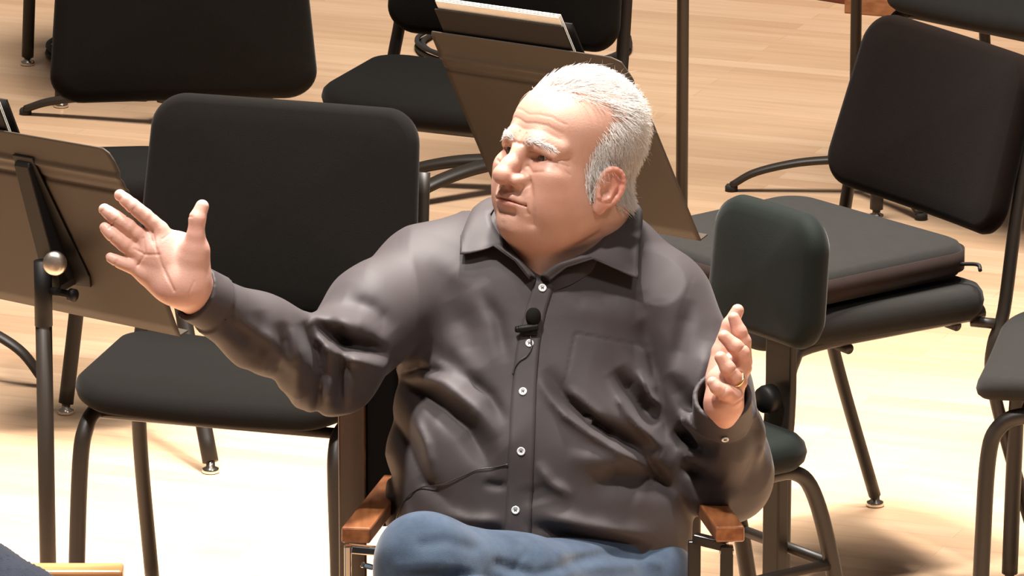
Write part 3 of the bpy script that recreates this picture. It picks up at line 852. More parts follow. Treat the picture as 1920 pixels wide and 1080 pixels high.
# eyebrows
for s in (-1, 1):
    n = 210; t = RNG.rand(n)
    bx = .011+.040*t; bz = .0515+.0055*np.sin(t*2.6)-.006*t**2+RNG.normal(size=n)*.0024*(1-.4*t)
    P = np.column_stack([s*bx, np.full(n, .13), bz])
    for _ in range(40):
        d = head_sdf(P.astype(f32)); P[:, 1] -= d*.7
    e = 1e-3; g = np.stack([head_sdf((P+np.array(o)*e).astype(f32))-head_sdf((P-np.array(o)*e).astype(f32)) for o in ((1, 0, 0), (0, 1, 0), (0, 0, 1))], 1)
    g /= np.linalg.norm(g, axis=1)[:, None]
    dd = np.column_stack([s*np.ones(n), -.2*np.ones(n), .55-1.1*t])+RNG.normal(size=(n, 3))*.3
    dd -= g*np.einsum('ij,ij->i', dd, g)[:, None]; dd /= np.linalg.norm(dd, axis=1)[:, None]
    V, F = strands(P, dd, g, .007+.006*RNG.rand(n), .0012+.0022*RNG.rand(n), .00026, 5, .12, head_sdf, 3)
    mesh_obj('eyebrow', to_world(h2b(V)), F, M['hair'], man)

# ---- shirt
V, F = implicit(shirt_sdf, V2(320, 1110, -.20), V2(1480, 400, .42), .0036, 2, 2)
shirt = mesh_obj('shirt', to_world(V), F, M['shirt'], man)

def on_shirt(pts, off=.0015, f=shirt_sdf):
    xy = np.array([V2(x, y, .13)[:2] for x, y in pts]); P = march_z(f, xy); N = normals(f, P, .004)
    return P+N*off, N
def strip(name, left, right, off, thick, nu=6, nv=60, m=None, parent=None, n=None):
    "cloth strip between two pixel polylines lying on the shirt front"
    Lp = catmull(left, 20); Rp = catmull(right, 20)
    def res(P, n): 
        s = np.concatenate([[0], np.cumsum(np.linalg.norm(np.diff(P, axis=0), axis=1))]); t = np.linspace(0, s[-1], n)
        return np.column_stack([np.interp(t, s, P[:, k]) for k in range(P.shape[1])])
    Lp = res(Lp, nv); Rp = res(Rp, nv)
    g = np.array([[Lp[i]+(Rp[i]-Lp[i])*j/nu for j in range(nu+1)] for i in range(nv)]).reshape(-1, 2)
    P, N = on_shirt(g, off)
    V = np.vstack([P, P-N*thick]); m_ = (nu+1)*nv; F = []
    w = nu+1
    for i in range(nv-1):
        for j in range(nu):
            a = i*w+j; F.append((a, a+1, a+w+1, a+w)); F.append((m_+a, m_+a+w, m_+a+w+1, m_+a+1))
    for i in range(nv-1):
        a = i*w; F.append((a, a+w, m_+a+w, m_+a)); a = i*w+nu; F.append((a, m_+a, m_+a+w, a+w))
    for j in range(nu):
        F.append((j, m_+j, m_+j+1, j+1)); a = (nv-1)*w+j; F.append((a, a+1, m_+a+1, m_+a))
    return mesh_obj(name, to_world(V), F, m or M['shirt'], parent or man)
pl = strip('placket', [(1004, 527), (985, 585), (968, 660), (958, 760), (954, 870), (948, 1000)], [(1040, 530), (1022, 590), (1010, 660), (1004, 760), (1000, 870), (994, 1004)], .0030, .0035, 6, 90, parent=shirt)
def button(px, py, r=.0058, f=shirt_sdf, off=.0034, name='button'):
    P, N = on_shirt([(px, py)], off); c = P[0]; n = N[0]
    v, fc = lathe([(.0001, .0006), (r*.62, .0006), (r*.72, .0014), (r*.93, .0014), (r, .0006), (r, -.0008), (.0001, -.0010)], c, n, 26)
    b = mesh_obj(name, to_world(v), fc, M['button'], shirt)
    b['label'] = 'small pearly white shirt button'
    mb = MB(); u = unit(np.cross(n, (0, 1, .1))); w = np.cross(n, u)
    for sx in (-1, 1):
        for sy in (-1, 1):
            cc = c+u*sx*.0012+w*sy*.0012+n*.0007; mb.add(*[to_world(lathe([(.0001, .0003), (.00075, .0003), (.00075, -.0003)], cc, n, 8)[0]), lathe([(.0001, .0003), (.00075, .0003), (.00075, -.0003)], cc, n, 8)[1]])
    mb.add(to_world(sweep([c+u*.0013+n*.0009, c-u*.0013+n*.0009], .0005, 6)[0]), sweep([c+u*.0013+n*.0009, c-u*.0013+n*.0009], .0005, 6)[1])
    mb.build('button_thread', M['hole'], b)
for x_, y_ in ((1017, 541), (993, 645), (981, 735), (977, 845), (967, 955)): button(x_, y_)
button(1356, 820, .0052, off=.0016)

# ---- collar
def collar():
    inner = np.array([  # fold line, clockwise from the front opening on the viewer's right
        V2(1013, 520, .105), V2(1040, 500, .112), V2(1075, 486, .108), V2(1115, 462, .090), V2(1148, 428, .050), V2(1163, 392, .0), V2(1140, 372, -.065),
        V2(1060, 366, -.098), V2(975, 385, -.07), V2(934, 415, -.01), V2(932, 440, .045), V2(955, 468, .085), V2(985, 498, .104), V2(1004, 522, .108)])
    outer = np.array([
        V2(1030, 527, .118), V2(1062, 502, .124), V2(1112, 486, .122), V2(1196, 524, .100), V2(1192, 462, .055), V2(1188, 418, .0), V2(1162, 408, -.085),
        V2(1060, 400, -.125), V2(950, 415, -.09), V2(896, 445, -.005), V2(862, 492, .072), V2(925, 462, .100), V2(965, 490, .116), V2(992, 524, .120)])
    a = catmull(inner, 6); b = []
    # keep the points sharp at the collar tips
    for i in range(len(outer)-1):
        for k in range(6): b.append(outer[i]+(outer[i+1]-outer[i])*k/6)
    b.append(outer[-1]); b = np.array(b)
    n = len(a); K = 10; G = []
    for i in range(n):
        for k in range(K+1):
            t = k/K; p = a[i]+(b[i]-a[i])*t
            out = unit(p-V2(1055, 430, -.01)*np.array([1, 0, 1])-np.array([0, p[1], 0]))
            p = p+out*.007*math.sin(PI*min(1, t*1.1)**.8)+np.array([0, 1, 0])*.004*math.sin(PI*t)
            G.append(p)
    G = np.array(G)
    d = shirt_sdf(G.astype(f32)); Nn = normals(shirt_sdf, G, .004)
    tt_ = np.tile(np.linspace(0, 1, K+1), n); G = G+Nn*np.clip(.0035+.010*tt_-d, 0, .03)[:, None]
    # normals of the sheet for thickness
    W = K+1; gg = G.reshape(n, W, 3)
    tu = np.gradient(gg, axis=0); tv = np.gradient(gg, axis=1); N = np.cross(tu, tv); N /= np.linalg.norm(N, axis=2)[..., None]+1e-9
    B = (gg-N*.0016).reshape(-1, 3); m_ = n*W; V = np.vstack([G, B]); F = []
    for i in range(n-1):
        for k in range(K):
            q_ = i*W+k; F.append((q_, q_+1, q_+W+1, q_+W)); F.append((m_+q_, m_+q_+W, m_+q_+W+1, m_+q_+1))
        q_ = i*W; F.append((q_, q_+W, m_+q_+W, m_+q_)); q_ = i*W+K; F.append((q_, m_+q_, m_+q_+W, q_+W))
    for k in range(K):
        F.append((k, m_+k, m_+k+1, k+1)); q_ = (n-1)*W+k; F.append((q_, q_+1, m_+q_+1, m_+q_))
    mesh_obj('collar', to_world(V), F, M['shirt'], shirt)
    # stand: inner band from the fold line down into the shirt
    a2 = a+np.array([0, -.034, 0])+np.column_stack([-(a[:, 0]-V2(1055, 0)[0])*.05, np.zeros(n), -(a[:, 2])*.03])
    V = np.vstack([a, a2, a-(a-V2(1055, 430, -.01))*.02, a2-(a2-V2(1055, 430, -.01))*.02]); F = []
    for i in range(n-1):
        F.append((i, i+1, n+i+1, n+i)); F.append((2*n+i, 3*n+i, 3*n+i+1, 2*n+i+1)); F.append((i, 2*n+i, 2*n+i+1, i+1))
    mesh_obj('collar_stand', to_world(V), F, M['shirt'], shirt)
collar()

# ---- jeans, shoes
V, F = implicit(jeans_sdf, V2(660, 1940, -.18), V2(1320, 960, .52), .0055, 1, 1)
jeans = mesh_obj('jeans', to_world(V), F, M['denim'], man)
def shoe(px, py, z, toe):
    a = V2(px, py, z)
    t = unit(np.array(toe))
    def f(p):
        d = smin(ell(p, a+t*.09+np.array([0, -.01, 0]), (.048, .034, .048)), cap(p, a-t*.02, a+t*.16+np.array([0, -.018, 0]), .043, .036), .02)
        return smin(d, cap(p, a, a+np.array([0, .06, 0]), .044, .042), .02)
    V, F = implicit(f, np.minimum(a, a+t*.2)-.09, np.maximum(a, a+t*.2)+.09, .006, 1, 1)
    mesh_obj('shoe', to_world(V), F, M['dark_shoe'], man)
shoe(733, 1650, .40, (-.15, -.45, .85)); shoe(905, 1915, .28, (-.1, -.25, .95))

# ---- wedding ring on the ring finger
c = V2(1380, 711, .2585); axr = unit(V2(1376, 707, .262)-V2(1386, 716, .252))
u = unit(np.cross(axr, (0, 0, 1))); w = np.cross(axr, u)
ringp = [c+.0118*(math.cos(t)*u+math.sin(t)*w) for t in np.linspace(0, 2*PI, 33)[:-1]]
v, f = sweep(ringp, .0019, 10, closed=True)
rg = mesh_obj('wedding_ring', to_world(v), f, M['gold'], man)

# ---- clip-on microphone
Pm, Nm = on_shirt([(1000, 600), (992, 620)], .010)
mic = thing('lavalier_microphone', 'small black clip-on microphone with foam top and thin cable on the shirt front', 'microphone', tuple(to_world(Pm[1])))
v, f = lathe([(.0001, .0125)]+[(.0108*math.sin(a)**.8, .0125*math.cos(a)) for a in np.linspace(.3, 2.7, 12)]+[(.0001, -.012)], Pm[0]+np.array([0, .002, .002]), (.05, 1, .25), 22)
mesh_obj('foam_windscreen', to_world(v), f, M['mic'], mic)
mb = MB()
v, f = cyl(Pm[1]+np.array([-.014, -.001, 0]), Pm[1]+np.array([.013, .003, 0]), .0052, .0048, 16); mb.add(to_world(v), f)
v, f = box(Pm[1]+np.array([.002, -.004, -.004]), (.020, .010, .008)); mb.add(to_world(v), f)
mb.build('clip', M['bracket'], mic, bevel=.0008)
v, f = lathe([(.0001, .003), (.0042, .002), (.0048, -.003), (.0001, -.004)], Pm[1]+np.array([-.0165, -.001, .001]), (-1, 0, .3), 16); mesh_obj('clip_knob', to_world(v), f, M['bracket'], mic)
def cable(pts, m, r=.0010, off=.0022):
    P, N = on_shirt(pts, off); C_ = catmull(P, 6); v, f = sweep(C_, r, 8); mesh_obj('cable', to_world(v), f, m, mic)
M['cable'] = mat('black_cable', (.03, .026, .024), .35, spec=.5)
M['cable_l'] = mat('grey_cable', (.30, .28, .26), .3, spec=.5)
cable([(993, 628), (997, 645), (995, 658), (987, 670), (975, 678), (966, 690), (962, 704)], M['cable'], .0012, .0042)
cable([(953, 869), (925, 876), (896, 880), (868, 892), (840, 904), (815, 910), (790, 916), (768, 930), (752, 955), (742, 985)], M['cable'], .0009)
# ------------------------------------------------------------------ setting
v, f = box((0, 2, -.05), (22, 24, .1)); fl = mesh_obj('floor', v, f, floor_material(), smooth=False); fl['kind'] = 'structure'
def struct(o): o['kind'] = 'structure'; return o

class Loc:
    "local frame (x right, y forward, z up) standing on the floor"
    def __init__(s, fwd, ref, px, py):
        f_ = unit(np.array([fwd[0], fwd[1], 0.0])); s.R = np.array([[f_[1], -f_[0], 0], f_, [0, 0, 1.0]])
        w_ = ground(px, py, ref[2]); s.o = w_-np.array(ref, float)@s.R; s.o[2] = 0
    def __call__(s, V): return np.asarray(V, float)@s.R+s.o
def part(name, shapes, L, m, parent, smooth=True, bevel=0, sharp=None):
    mb = MB()
    for v, f in shapes: mb.add(L(v) if L else v, f)
    return mb.build(name, m, parent, smooth, bevel=bevel, sharp=sharp)
def bezbend(pts, n=6): return catmull(pts, n)

# ------------------------------------------------------------------ musician chairs
def musician_chair(label, L, fab='fabric', cushion=False, tilt=12, bh=.350, bw=.455, grp='black musician chairs on the stage', taper=.07, seat_mat=None, bz=.52, sd=.36, sp=0, st=.040, hz=1.0):
    t = thing('musician_chair', label, 'chair', tuple(L.o), grp)
    T = math.radians(tilt)
    def bend(V):
        V = V.copy(); V[:, 2] += .10*(V[:, 0]**2)/.2      # slight wrap round the sitter
        return V
    v, f = pad(bw, bh, .040, .055, taper=-taper, edge=.016, puff=.006, bend=bend)
    # pad plane XY -> backrest: x stays, y -> up, z -> forward
    Q = np.column_stack([v[:, 0], v[:, 2], v[:, 1]+bh/2])
    Q = Q@np.array([[1, 0, 0], [0, 1, 0], [0, 0, 1]])
    y0, z0 = -.205, bz
    y = Q[:, 1]*math.cos(T)-Q[:, 2]*math.sin(T)+y0; z = Q[:, 2]*math.cos(T)+Q[:, 1]*math.sin(T)+z0
    part('backrest', [(np.column_stack([Q[:, 0], y, z]), f)], L, M[fab], t)
    v, f = pad(.465, sd, st, .075, taper=-.10, edge=.019, puff=.005)
    v = v.copy(); zz = v[:, 2]-.016*np.clip((v[:, 1]-sd/2+.09)/.10, 0, 1)**2+.008*(v[:, 0]/.23)**2
    part('seat', [(np.column_stack([v[:, 0], v[:, 1]-.188+sd/2, zz+.460*hz-(st-.04)*.3]), f)], L, M[seat_mat or fab], t)
    e_ = sd-.206
    for s in (-1, 1):
        up = [(s*.226, -.270, z0+.24), (s*.233, -.228, z0+.04), (s*.238, -.202, .475), (s*.238, -.182, .42), (s*.238, -.180, .36), (s*.240, -.198-sp*.4, .24), (s*.243, -.25-sp, .02)]
        part('rear_leg', [sweep(bezbend(up), .0135, 14, .8)], L, M['tube'], t)
        fr = [(s*.205, -.18, .425), (s*.206, .00, .424), (s*.208, e_-.064, .420), (s*.212, e_-.026, .400), (s*.216, e_-.010, .35), (s*.222, e_-.004, .20), (s*.226, e_, .02)]
        fr = [(x_, y_, z_*hz+(.014 if hz > 1 and z_ > .38 else 0) if z_ > .1 else z_) for x_, y_, z_ in fr]
        part('front_leg', [sweep(bezbend(fr), .0135, 14)], L, M['tube'], t)
        for (fx, fy, nm) in ((s*.243, -.251-sp, 'foot_glide'), (s*.226, e_, 'foot_glide')):
            part(nm, [lathe([(.008, .022), (.008, .012), (.0145, .009), (.016, .002), (.013, 0)], (fx, fy, 0))], L, M['chrome'], t)
    part('crossbar', [sweep([(-.206, -.13, .422*hz), (.206, -.13, .422*hz)], .009, 12), sweep([(-.207, .09, .416*hz), (.207, .09, .416*hz)], .009, 12), sweep([(-.238, -.185, .425*hz), (-.205, -.16, .425*hz)], .009, 10), sweep([(.238, -.185, .425*hz), (.205, -.16, .425*hz)], .009, 10)], L, M['tube'], t)
    return t
Lc = Loc((-.30, -.95), (0, -.215, .52), 527, 586)
musician_chair('black musician chair behind the man\'s outstretched arm, beside the near left music stand', Lc)
Lm = Loc((-.42, -.9), (0, -.215, .52), 955, 78)
musician_chair('black musician chair behind the tilted music stand holding white pages', Lm)
Lr = Loc((-.84, -.54), (0, -.215, .592), 1738, 396)
rc = musician_chair('brown-black musician chair at right with a loose cushion on its seat', Lr, 'brown_fabric', seat_mat='cushion', tilt=17, bw=.46, bh=.305, bz=.592, sd=.44, sp=.04, st=.058, hz=1.07)
Le = Loc((-.98, .18), (-.222, .148, .28), 1846, 938)
musician_chair('black musician chair cut off by the right edge, only its seat front and leg showing', Le, 'fabric', seat_mat='cushion')
Lt = Loc((-.70, -.71), (0, .0, .47), 1905, -8)
musician_chair('far grey-seated musician chair at the top right corner beside the red riser', Lt, 'fabric', seat_mat='cushion')
Lf = Loc((.2, -.98), (.243, -.251, 0), 52, 122)
musician_chair('far musician chair at the top left corner showing only one leg', Lf, 'fabric')

# loose cushion on the right chair
ct = thing('seat_cushion', 'thick charcoal seat cushion lying on the brown-black chair at right', 'cushion', tuple(Lr((.0, .03, .483))))
v, f = pad(.44, .42, .058, .06, taper=-.04, edge=.016, puff=.004)
Rz = np.array([[math.cos(.12), math.sin(.12), 0], [-math.sin(.12), math.cos(.12), 0], [0, 0, 1]])
v = v@Rz; v = v+np.array([.0, .060, 0.560])
part('cushion_body', [(v, f)], Lr, M['cushion'], ct)
M['piping'] = mat('cushion_side', (.018, .011, .009), .85, spec=.12, var=(30, .25))
P = np.column_stack([rrect(.442, .422, .06, -.04), np.zeros(len(rrect(.442, .422, .06, -.04)))])@Rz+np.array([0, .060, 0.560])
n_ = len(P); mbv = []; mbf = []
for k, z_ in enumerate((-.017, .017)):
    for q_ in P: mbv.append((q_[0], q_[1], q_[2]+z_))
for k in range(n_): l = (k+1) % n_; mbf.append((k, l, n_+l, n_+k))
mbv2 = [((x_-.0)*.99, (y_-.060)*.99+.060, z_) for x_, y_, z_ in mbv]
allv = np.array(mbv+mbv2); fa = mbf+[tuple(2*n_+i for i in q_[::-1]) for q_ in mbf]+[(n_+k, n_+(k+1) % n_, 3*n_+(k+1) % n_, 3*n_+k) for k in range(n_)]+[((k+1) % n_, k, 2*n_+k, 2*n_+(k+1) % n_) for k in range(n_)]
part('side_band', [(allv, fa)], Lr, M['piping'], ct)
part('zip_pull', [sweep(catmull([(-.200, -.135, .556), (-.232, -.15, .560), (-.247, -.145, .554)], 4), .0035, 8)], Lr, M['bracket'], ct)

# ------------------------------------------------------------------ posture chairs with a single wide spine
def posture_chair(label, L, bw, bh, bz, sw, sd, legs, fab, tilt=8, spine_w=.054, taper=.05, seat_y=0.0, seat_x=0.0, grp=None, knob_front=False, to_floor=False):
    t = thing('posture_chair', label, 'chair', tuple(L.o), grp)
    T = math.radians(tilt)
    v, f = pad(bw, bh, .050, .055, taper=-taper, edge=.024, puff=.008, bend=lambda V: V+np.column_stack([V[:, 0]*0, V[:, 0]*0, .5*V[:, 0]**2]))
    Q = np.column_stack([v[:, 0], v[:, 2], v[:, 1]+bh/2]); y0 = -sd/2+.0
    part('backrest', [(np.column_stack([Q[:, 0], Q[:, 1]*math.cos(T)-Q[:, 2]*math.sin(T)+y0, Q[:, 2]*math.cos(T)+Q[:, 1]*math.sin(T)+bz]), f)], L, M[fab], t)
    pts = [(0, y0-.034-.5*bh*math.sin(T), bz+.5*bh), (0, y0-.030, bz), (0, y0-.028, .50), (0, y0-.020, .43), (0, y0+.01, .398), (0, y0+.10, .396)]
    part('back_spine', [sweep(bezbend(pts), spine_w/2, 16, .30, flat_dir=(1, 0, 0.001)) if False else flatbar(bezbend(pts), spine_w, .014)], L, M['tube'], t, smooth=False, bevel=.003)
    v, f = pad(sw, sd, .055, .06, taper=-.05, edge=.025, puff=.006)
    part('seat', [(v+np.array([seat_x, seat_y, .445]), f)], L, M[fab], t)
    part('seat_pan', [box((seat_x, seat_y, .41), (sw*.8, sd*.8, .014))], L, M['tube'], t, smooth=False, bevel=.003)
    part('lock_knob', [lathe([(.0001, .028), (.020, .028), (.023, .020), (.023, .006), (.008, .004), (.008, 0)], (0, y0-(.018 if knob_front else .024), .50), (0, 1 if knob_front else -1, 0))], L, M['bracket'], t)
    if to_floor: part('centre_post', [flatbar([(0, y0-.020, .44), (0, y0-.020, .25), (0, y0-.020, .012)], spine_w*.62, .022)], L, M['tube'], t, smooth=False, bevel=.003)
    for lg in legs:
        part('leg', [sweep(bezbend(lg), .0145, 14, .85)], L, M['tube'], t)
        part('foot_glide', [lathe([(.008, .022), (.008, .012), (.0145, .009), (.016, .002), (.013, 0)], (lg[-1][0], lg[-1][1], 0))], L, M['chrome'], t)
    return t
def flatbar(P, w, t):
    "flat steel bar in the local x direction following P"
    P = np.asarray(P, float); T = np.gradient(P, axis=0); T /= np.linalg.norm(T, axis=1)[:, None]
    N = np.cross(T, (1, 0, 0)); V = []
    for p, n in zip(P, N):
        for sx, sn in ((-1, -1), (1, -1), (1, 1), (-1, 1)): V.append(p+np.array([sx*w/2, 0, 0])+n*sn*t/2)
    F = []
    for i in range(len(P)-1):
        for k in range(4): l = (k+1) % 4; F.append((i*4+k, i*4+l, i*4+4+l, i*4+4+k))
    F += [(3, 2, 1, 0), tuple(len(P)*4-4+k for k in range(4))]
    return np.array(V), F
Lg = Loc((-.80, -.60), (0, -.15, .60), 1448, 632)
lg = [[(-.10, -.06, .412), (-.105, -.11, .410), (-.11, -.145, .375), (-.115, -.18, .26), (-.12, -.23, .02)],
      [(.10, -.06, .412), (.105, -.11, .410), (.11, -.145, .375), (.115, -.18, .26), (.12, -.23, .02)],
      [(-.10, .05, .412), (-.105, .11, .410), (-.11, .145, .375), (-.115, .16, .25), (-.12, .17, .02)],
      [(.10, .05, .412), (.105, .11, .410), (.11, .145, .375), (.115, .16, .25), (.12, .17, .02)]]
gc = posture_chair('small dark green posture chair with one flat back post, just right of the man', Lg, .255, .215, .60, .27, .28, lg, 'green_fabric', tilt=5, spine_w=.064, knob_front=True, to_floor=True)
part('brace_bar', [sweep([(-.1155, -.185, .25), (-.1155, .158, .25)], .009, 12), sweep([(-.1155, -.182, .25), (.1155, -.182, .25)], .009, 12)], Lg, M['tube'], gc)

Lp = Loc((.10, -.99), (0, -.17, .55), 343, 183)
def px_local(L, px, py): return (ground(px, py, 0)-L.o)@L.R.T
feet = [px_local(Lp, *q_) for q_ in ((124, 776), (395, 886), (552, 803), (290, 700))]
cx = np.mean([q_[0] for q_ in feet]); cy = np.mean([q_[1] for q_ in feet])
legs = []
for q_ in feet:
    tx, ty = .12+.55*(q_[0]-.12), -.02+.55*(q_[1]-cy)
    legs.append([(tx, ty, .41), (tx+.12*(q_[0]-tx), ty+.12*(q_[1]-ty), .37), (tx+.45*(q_[0]-tx), ty+.45*(q_[1]-ty), .22), (q_[0], q_[1], .02)])
posture_chair('wide-backed black posture chair at top left behind the nearer black chair', Lp, .425, .40, .55, .30, .30, legs, 'fabric', tilt=10, taper=.16, seat_x=.17)

# ------------------------------------------------------------------ music stands
def stand_base(L3, r, angs, parent, pole_top, pole_r=.0115, foot=.27, arch=1.0, lr=.016):
    "L3: floor point of the pole"
    x0, y0 = L3[0], L3[1]
    part('pole', [cyl((x0, y0, .07), (x0, y0, pole_top), pole_r, pole_r, 20), lathe([(.019, 0), (.019, .10), (.013, .115)], (x0, y0, .055))], None, M['stand_post'], parent)
    for a in angs:
        c, s = math.cos(math.radians(a)), math.sin(math.radians(a))
        pts = [(x0+c*.015, y0+s*.015, .115*arch), (x0+c*foot*.45, y0+s*foot*.45, .100*arch), (x0+c*foot*.80, y0+s*foot*.80, .065*arch), (x0+c*foot, y0+s*foot, .012)]
        part('base_leg', [sweep(catmull(pts, 6), np.linspace(lr, lr*.8, 19), 14, .55, flat_dir=(0, 0, 1))], None, M['stand_post'], parent)
        part('rubber_foot', [lathe([(.010, .014), (.013, .010), (.013, 0)], (x0+c*foot, y0+s*foot, 0))], None, M['rubber'], parent)
def desk_vectors(U, V, s, W):
    "screen vectors of the top edge and the side -> two perpendicular space vectors"
    u = np.array([U[0]/s, -U[1]/s]); v_ = np.array([V[0]/s, -V[1]/s])
    uz = math.sqrt(max(W*W-u@u, .01)); vz = -(u@v_)/uz
    a = np.array([u[0], u[1], uz]); b = np.array([v_[0], v_[1], vz])
    B = np.array([[1, 0, 0], UPV, -FWD])
    return a@B, b@B
def music_stand(label, top_left_px, z_top, U, V, s, W, cl=.055, cr=.055):
    A = ground(*top_left_px, z_top)                           # upper left corner
    u, v_ = desk_vectors(U, V, s, W)
    n = unit(np.cross(u, v_)); n = n if n[1] < 0 else -n       # towards the viewer: the back of the desk
    m0 = A+u/2+v_; t = thing('music_stand', label, 'music stand', (m0[0], m0[1]-.05, 0), 'black orchestra music stands')
    Lu = np.linalg.norm(u); Lv = np.linalg.norm(v_); uu, vv = u/Lu, v_/Lv
    # outline with clipped upper corners
    c = .055
    out = [(0, c*1.2), (.008, c*.6), (c*.35, .004), (c*.7, 0), (Lu-c*.9, 0), (Lu-c*.4, .006), (Lu-.008, c*.7), (Lu, c*1.6), (Lu, Lv), (0, Lv)]
    th = .0022
    # panel as a grid so that the stiffening ridges near the top are real
    nx, ny = 40, 60; vs = []; fs = []
    def wid(y):
        xl = np.interp(y, [0, .004, cl*.6, cl*1.2], [cl*.7, cl*.35, cl*.14, 0]); xr = np.interp(y, [0, .006, cr*.7, cr*1.6], [Lu-cr*.9, Lu-cr*.4, Lu-cr*.14, Lu]); return xl, xr
    ys = np.unique(np.concatenate([np.linspace(0, .12, 40), np.linspace(.12, Lv, 12)]))
    for side in (1, -1):
        for y in ys:
            xl, xr = wid(y)
            h = .0035*(math.exp(-((y-.046)/.004)**2)-math.exp(-((y-.070)/.004)**2))
            for k in range(nx+1):
                vs.append(A+uu*(xl+(xr-xl)*k/nx)+vv*y+n*(h+side*th/2))
    w_ = nx+1; R_ = len(ys); m_ = w_*R_
    for i in range(R_-1):
        for k in range(nx):
            a = i*w_+k; fs.append((a, a+1, a+w_+1, a+w_)); fs.append((m_+a, m_+a+w_, m_+a+w_+1, m_+a+1))
        a = i*w_; fs.append((a, a+w_, m_+a+w_, m_+a)); a += nx; fs.append((a, m_+a, m_+a+w_, a+w_))
    for k in range(nx):
        fs.append((k, m_+k, m_+k+1, k+1)); a = (R_-1)*w_+k; fs.append((a, a+1, m_+a+1, m_+a))
    part('desk', [(np.array(vs), fs)], None, M['stand'], t)
    Bm = np.array([uu, vv, n])
    part('desk_lip', [box(A+uu*Lu/2+vv*(Lv-.001)-n*.008, (Lu*.999, .002, .016), Bm.T)], None, M['stand'], t, smooth=False)
    return t, A, uu, vv, n, Lu, Lv
def bracket(t, A, uu, vv, n, Lu, Lv, cx, knob=True, y0=.03, y1=.235):
    c0 = A+uu*cx
    # tapered channel: wide at the top towards the desk, deep at the bottom
    mb = MB(); V = []
    for y, wd, dp in ((y0, .036, .006), (y0+.006, .040, .010), (y1-.012, .046, .030), (y1, .038, .032)):
        for sx, sn in ((-1, 0), (1, 0), (1, 1), (-1, 1)):
            V.append(c0+vv*y+uu*(sx*wd/2)+n*(.0015+sn*dp))
    F = []
    for i in range(3):
        for k in range(4): l = (k+1) % 4; F.append((i*4+k, i*4+l, i*4+4+l, i*4+4+k))
    F += [(3, 2, 1, 0), (12, 13, 14, 15)]
    mb.add(np.array(V), F); b = mb.build('tilt_bracket', M['bracket'], t, smooth=False, bevel=.002)
    # back plate, widened to the right to stand in for the bracket's shadow side
    P = [(-.026, y0-.008), (.030, y0-.008), (.068, y1-.02), (.060, y1), (-.004, y1+.004), (-.022, y1-.03)]
    V = [c0+uu*x+vv*y+n*z_ for z_ in (.0015, .005) for x, y in P]; k_ = len(P)
    F = [tuple(range(k_-1, -1, -1)), tuple(range(k_, 2*k_))]+[(i, (i+1) % k_, k_+(i+1) % k_, k_+i) for i in range(k_)]
    part('plate_with_shadow', [(np.array(V), F)], None, M['bracket'], t, smooth=False, bevel=.001)
    return c0+vv*(y1-.055)+n*.036
U_, V_ = (365, 68), (118, 338)
t, A, uu, vv, n, Lu, Lv = music_stand('near music stand at the left edge with a round silver knob under its desk', (-128, 222), 1.03, U_, V_, 1240, .50, .03, .026)
K_ = bracket(t, A, uu, vv, n, Lu, Lv, Lu*.475, y0=.045, y1=.250)
kp = K_; 
# pole under the bracket
Pp = ground(89, 560, .78)
tt = (kp[2]-CAM[2])
pole_xy = ground(89, 520, kp[2]); d_ = pole_xy-CAM; 
pole = np.array([kp[0], kp[1], 0]); pole[1] = kp[1]-.004
# keep the pole on the line of sight of the knob's left
pole[0] = CAM[0]+(98-960)/FPX*((pole-CAM)@FWD)
stand_base(pole, None, (70, 190, 310), t, kp[2]-.035, .0125)
part('neck_tube', [cyl((pole[0], pole[1], kp[2]-.10), (pole[0], pole[1], kp[2]+.0), .0135, .0135, 20)], None, M['bracket'], t)
kc = ground(105, 491, kp[2]+.01); kc = kp+np.array([kc[0]-kp[0], -.045, .008])
part('tilt_knob', [lathe([(.008, -.03), (.008, 0), (.0165, .002), (.0185, .008), (.0170, .015), (.010, .018), (.0001, .019)], kc, unit(np.array([-.15, -1, .15])), 30)], None, M['steel'], t)
part('hinge_bolt', [lathe([(.006, 0), (.006, .05), (.010, .052), (.010, .060), (.0001, .062)], kp+np.array([.005, 0, -.045]), unit(np.array([.8, -.6, 0])), 16)], None, M['bracket'], t)
# folder of music on the left stand
def folder(label, A, uu, vv, n, u0, u1, above, below, off, page=True):
    t = thing('music_folder', label, 'folder', tuple(A+uu*(u0+u1)/2+vv*below), 'music folders on the stands')
    Bm = np.array([uu, vv, n]).T
    cu = (u0+u1)/2; hh = above+below
    part('cover', [box(A+uu*cu+vv*((below-above)/2)-n*off, (u1-u0, hh, .0025), Bm), box(A+uu*(cu+.004)+vv*((below-above)/2+.003)-n*(off+.015), (u1-u0, hh, .0025), Bm)], None, M['folder'], t, smooth=False)
    if page:
        for k in range(3):
            part('page', [box(A+uu*(cu+.001*k)+vv*((below-above)/2-.014-.0016*k)-n*(off+.003+.002*k), (u1-u0-.012, hh, .0012), Bm)], None, M['paper'], t, smooth=False)
    return t
folder('dark folder corner showing above the near left music stand', A, uu, vv, n, .02, .205, .045, Lv-.004, .006, True)

t2, A2, uu2, vv2, n2, Lu2, Lv2 = music_stand('tilted music stand directly behind the man\'s head, holding white pages', (806, 58), 1.05, (360, 68), (137, 325), 1180, .50, .008, .045)
K2 = bracket(t2, A2, uu2, vv2, n2, Lu2, Lv2, Lu2*.5, y0=.10, y1=.28)
stand_base(np.array([K2[0], K2[1], 0]), None, (80, 200, 320), t2, K2[2]-.03)
folder('black folder with a sheaf of white pages on the stand behind the man\'s head', A2, uu2, vv2, n2, .03, .03+Lu2*.655, .040, Lv2-.004, .006, True)

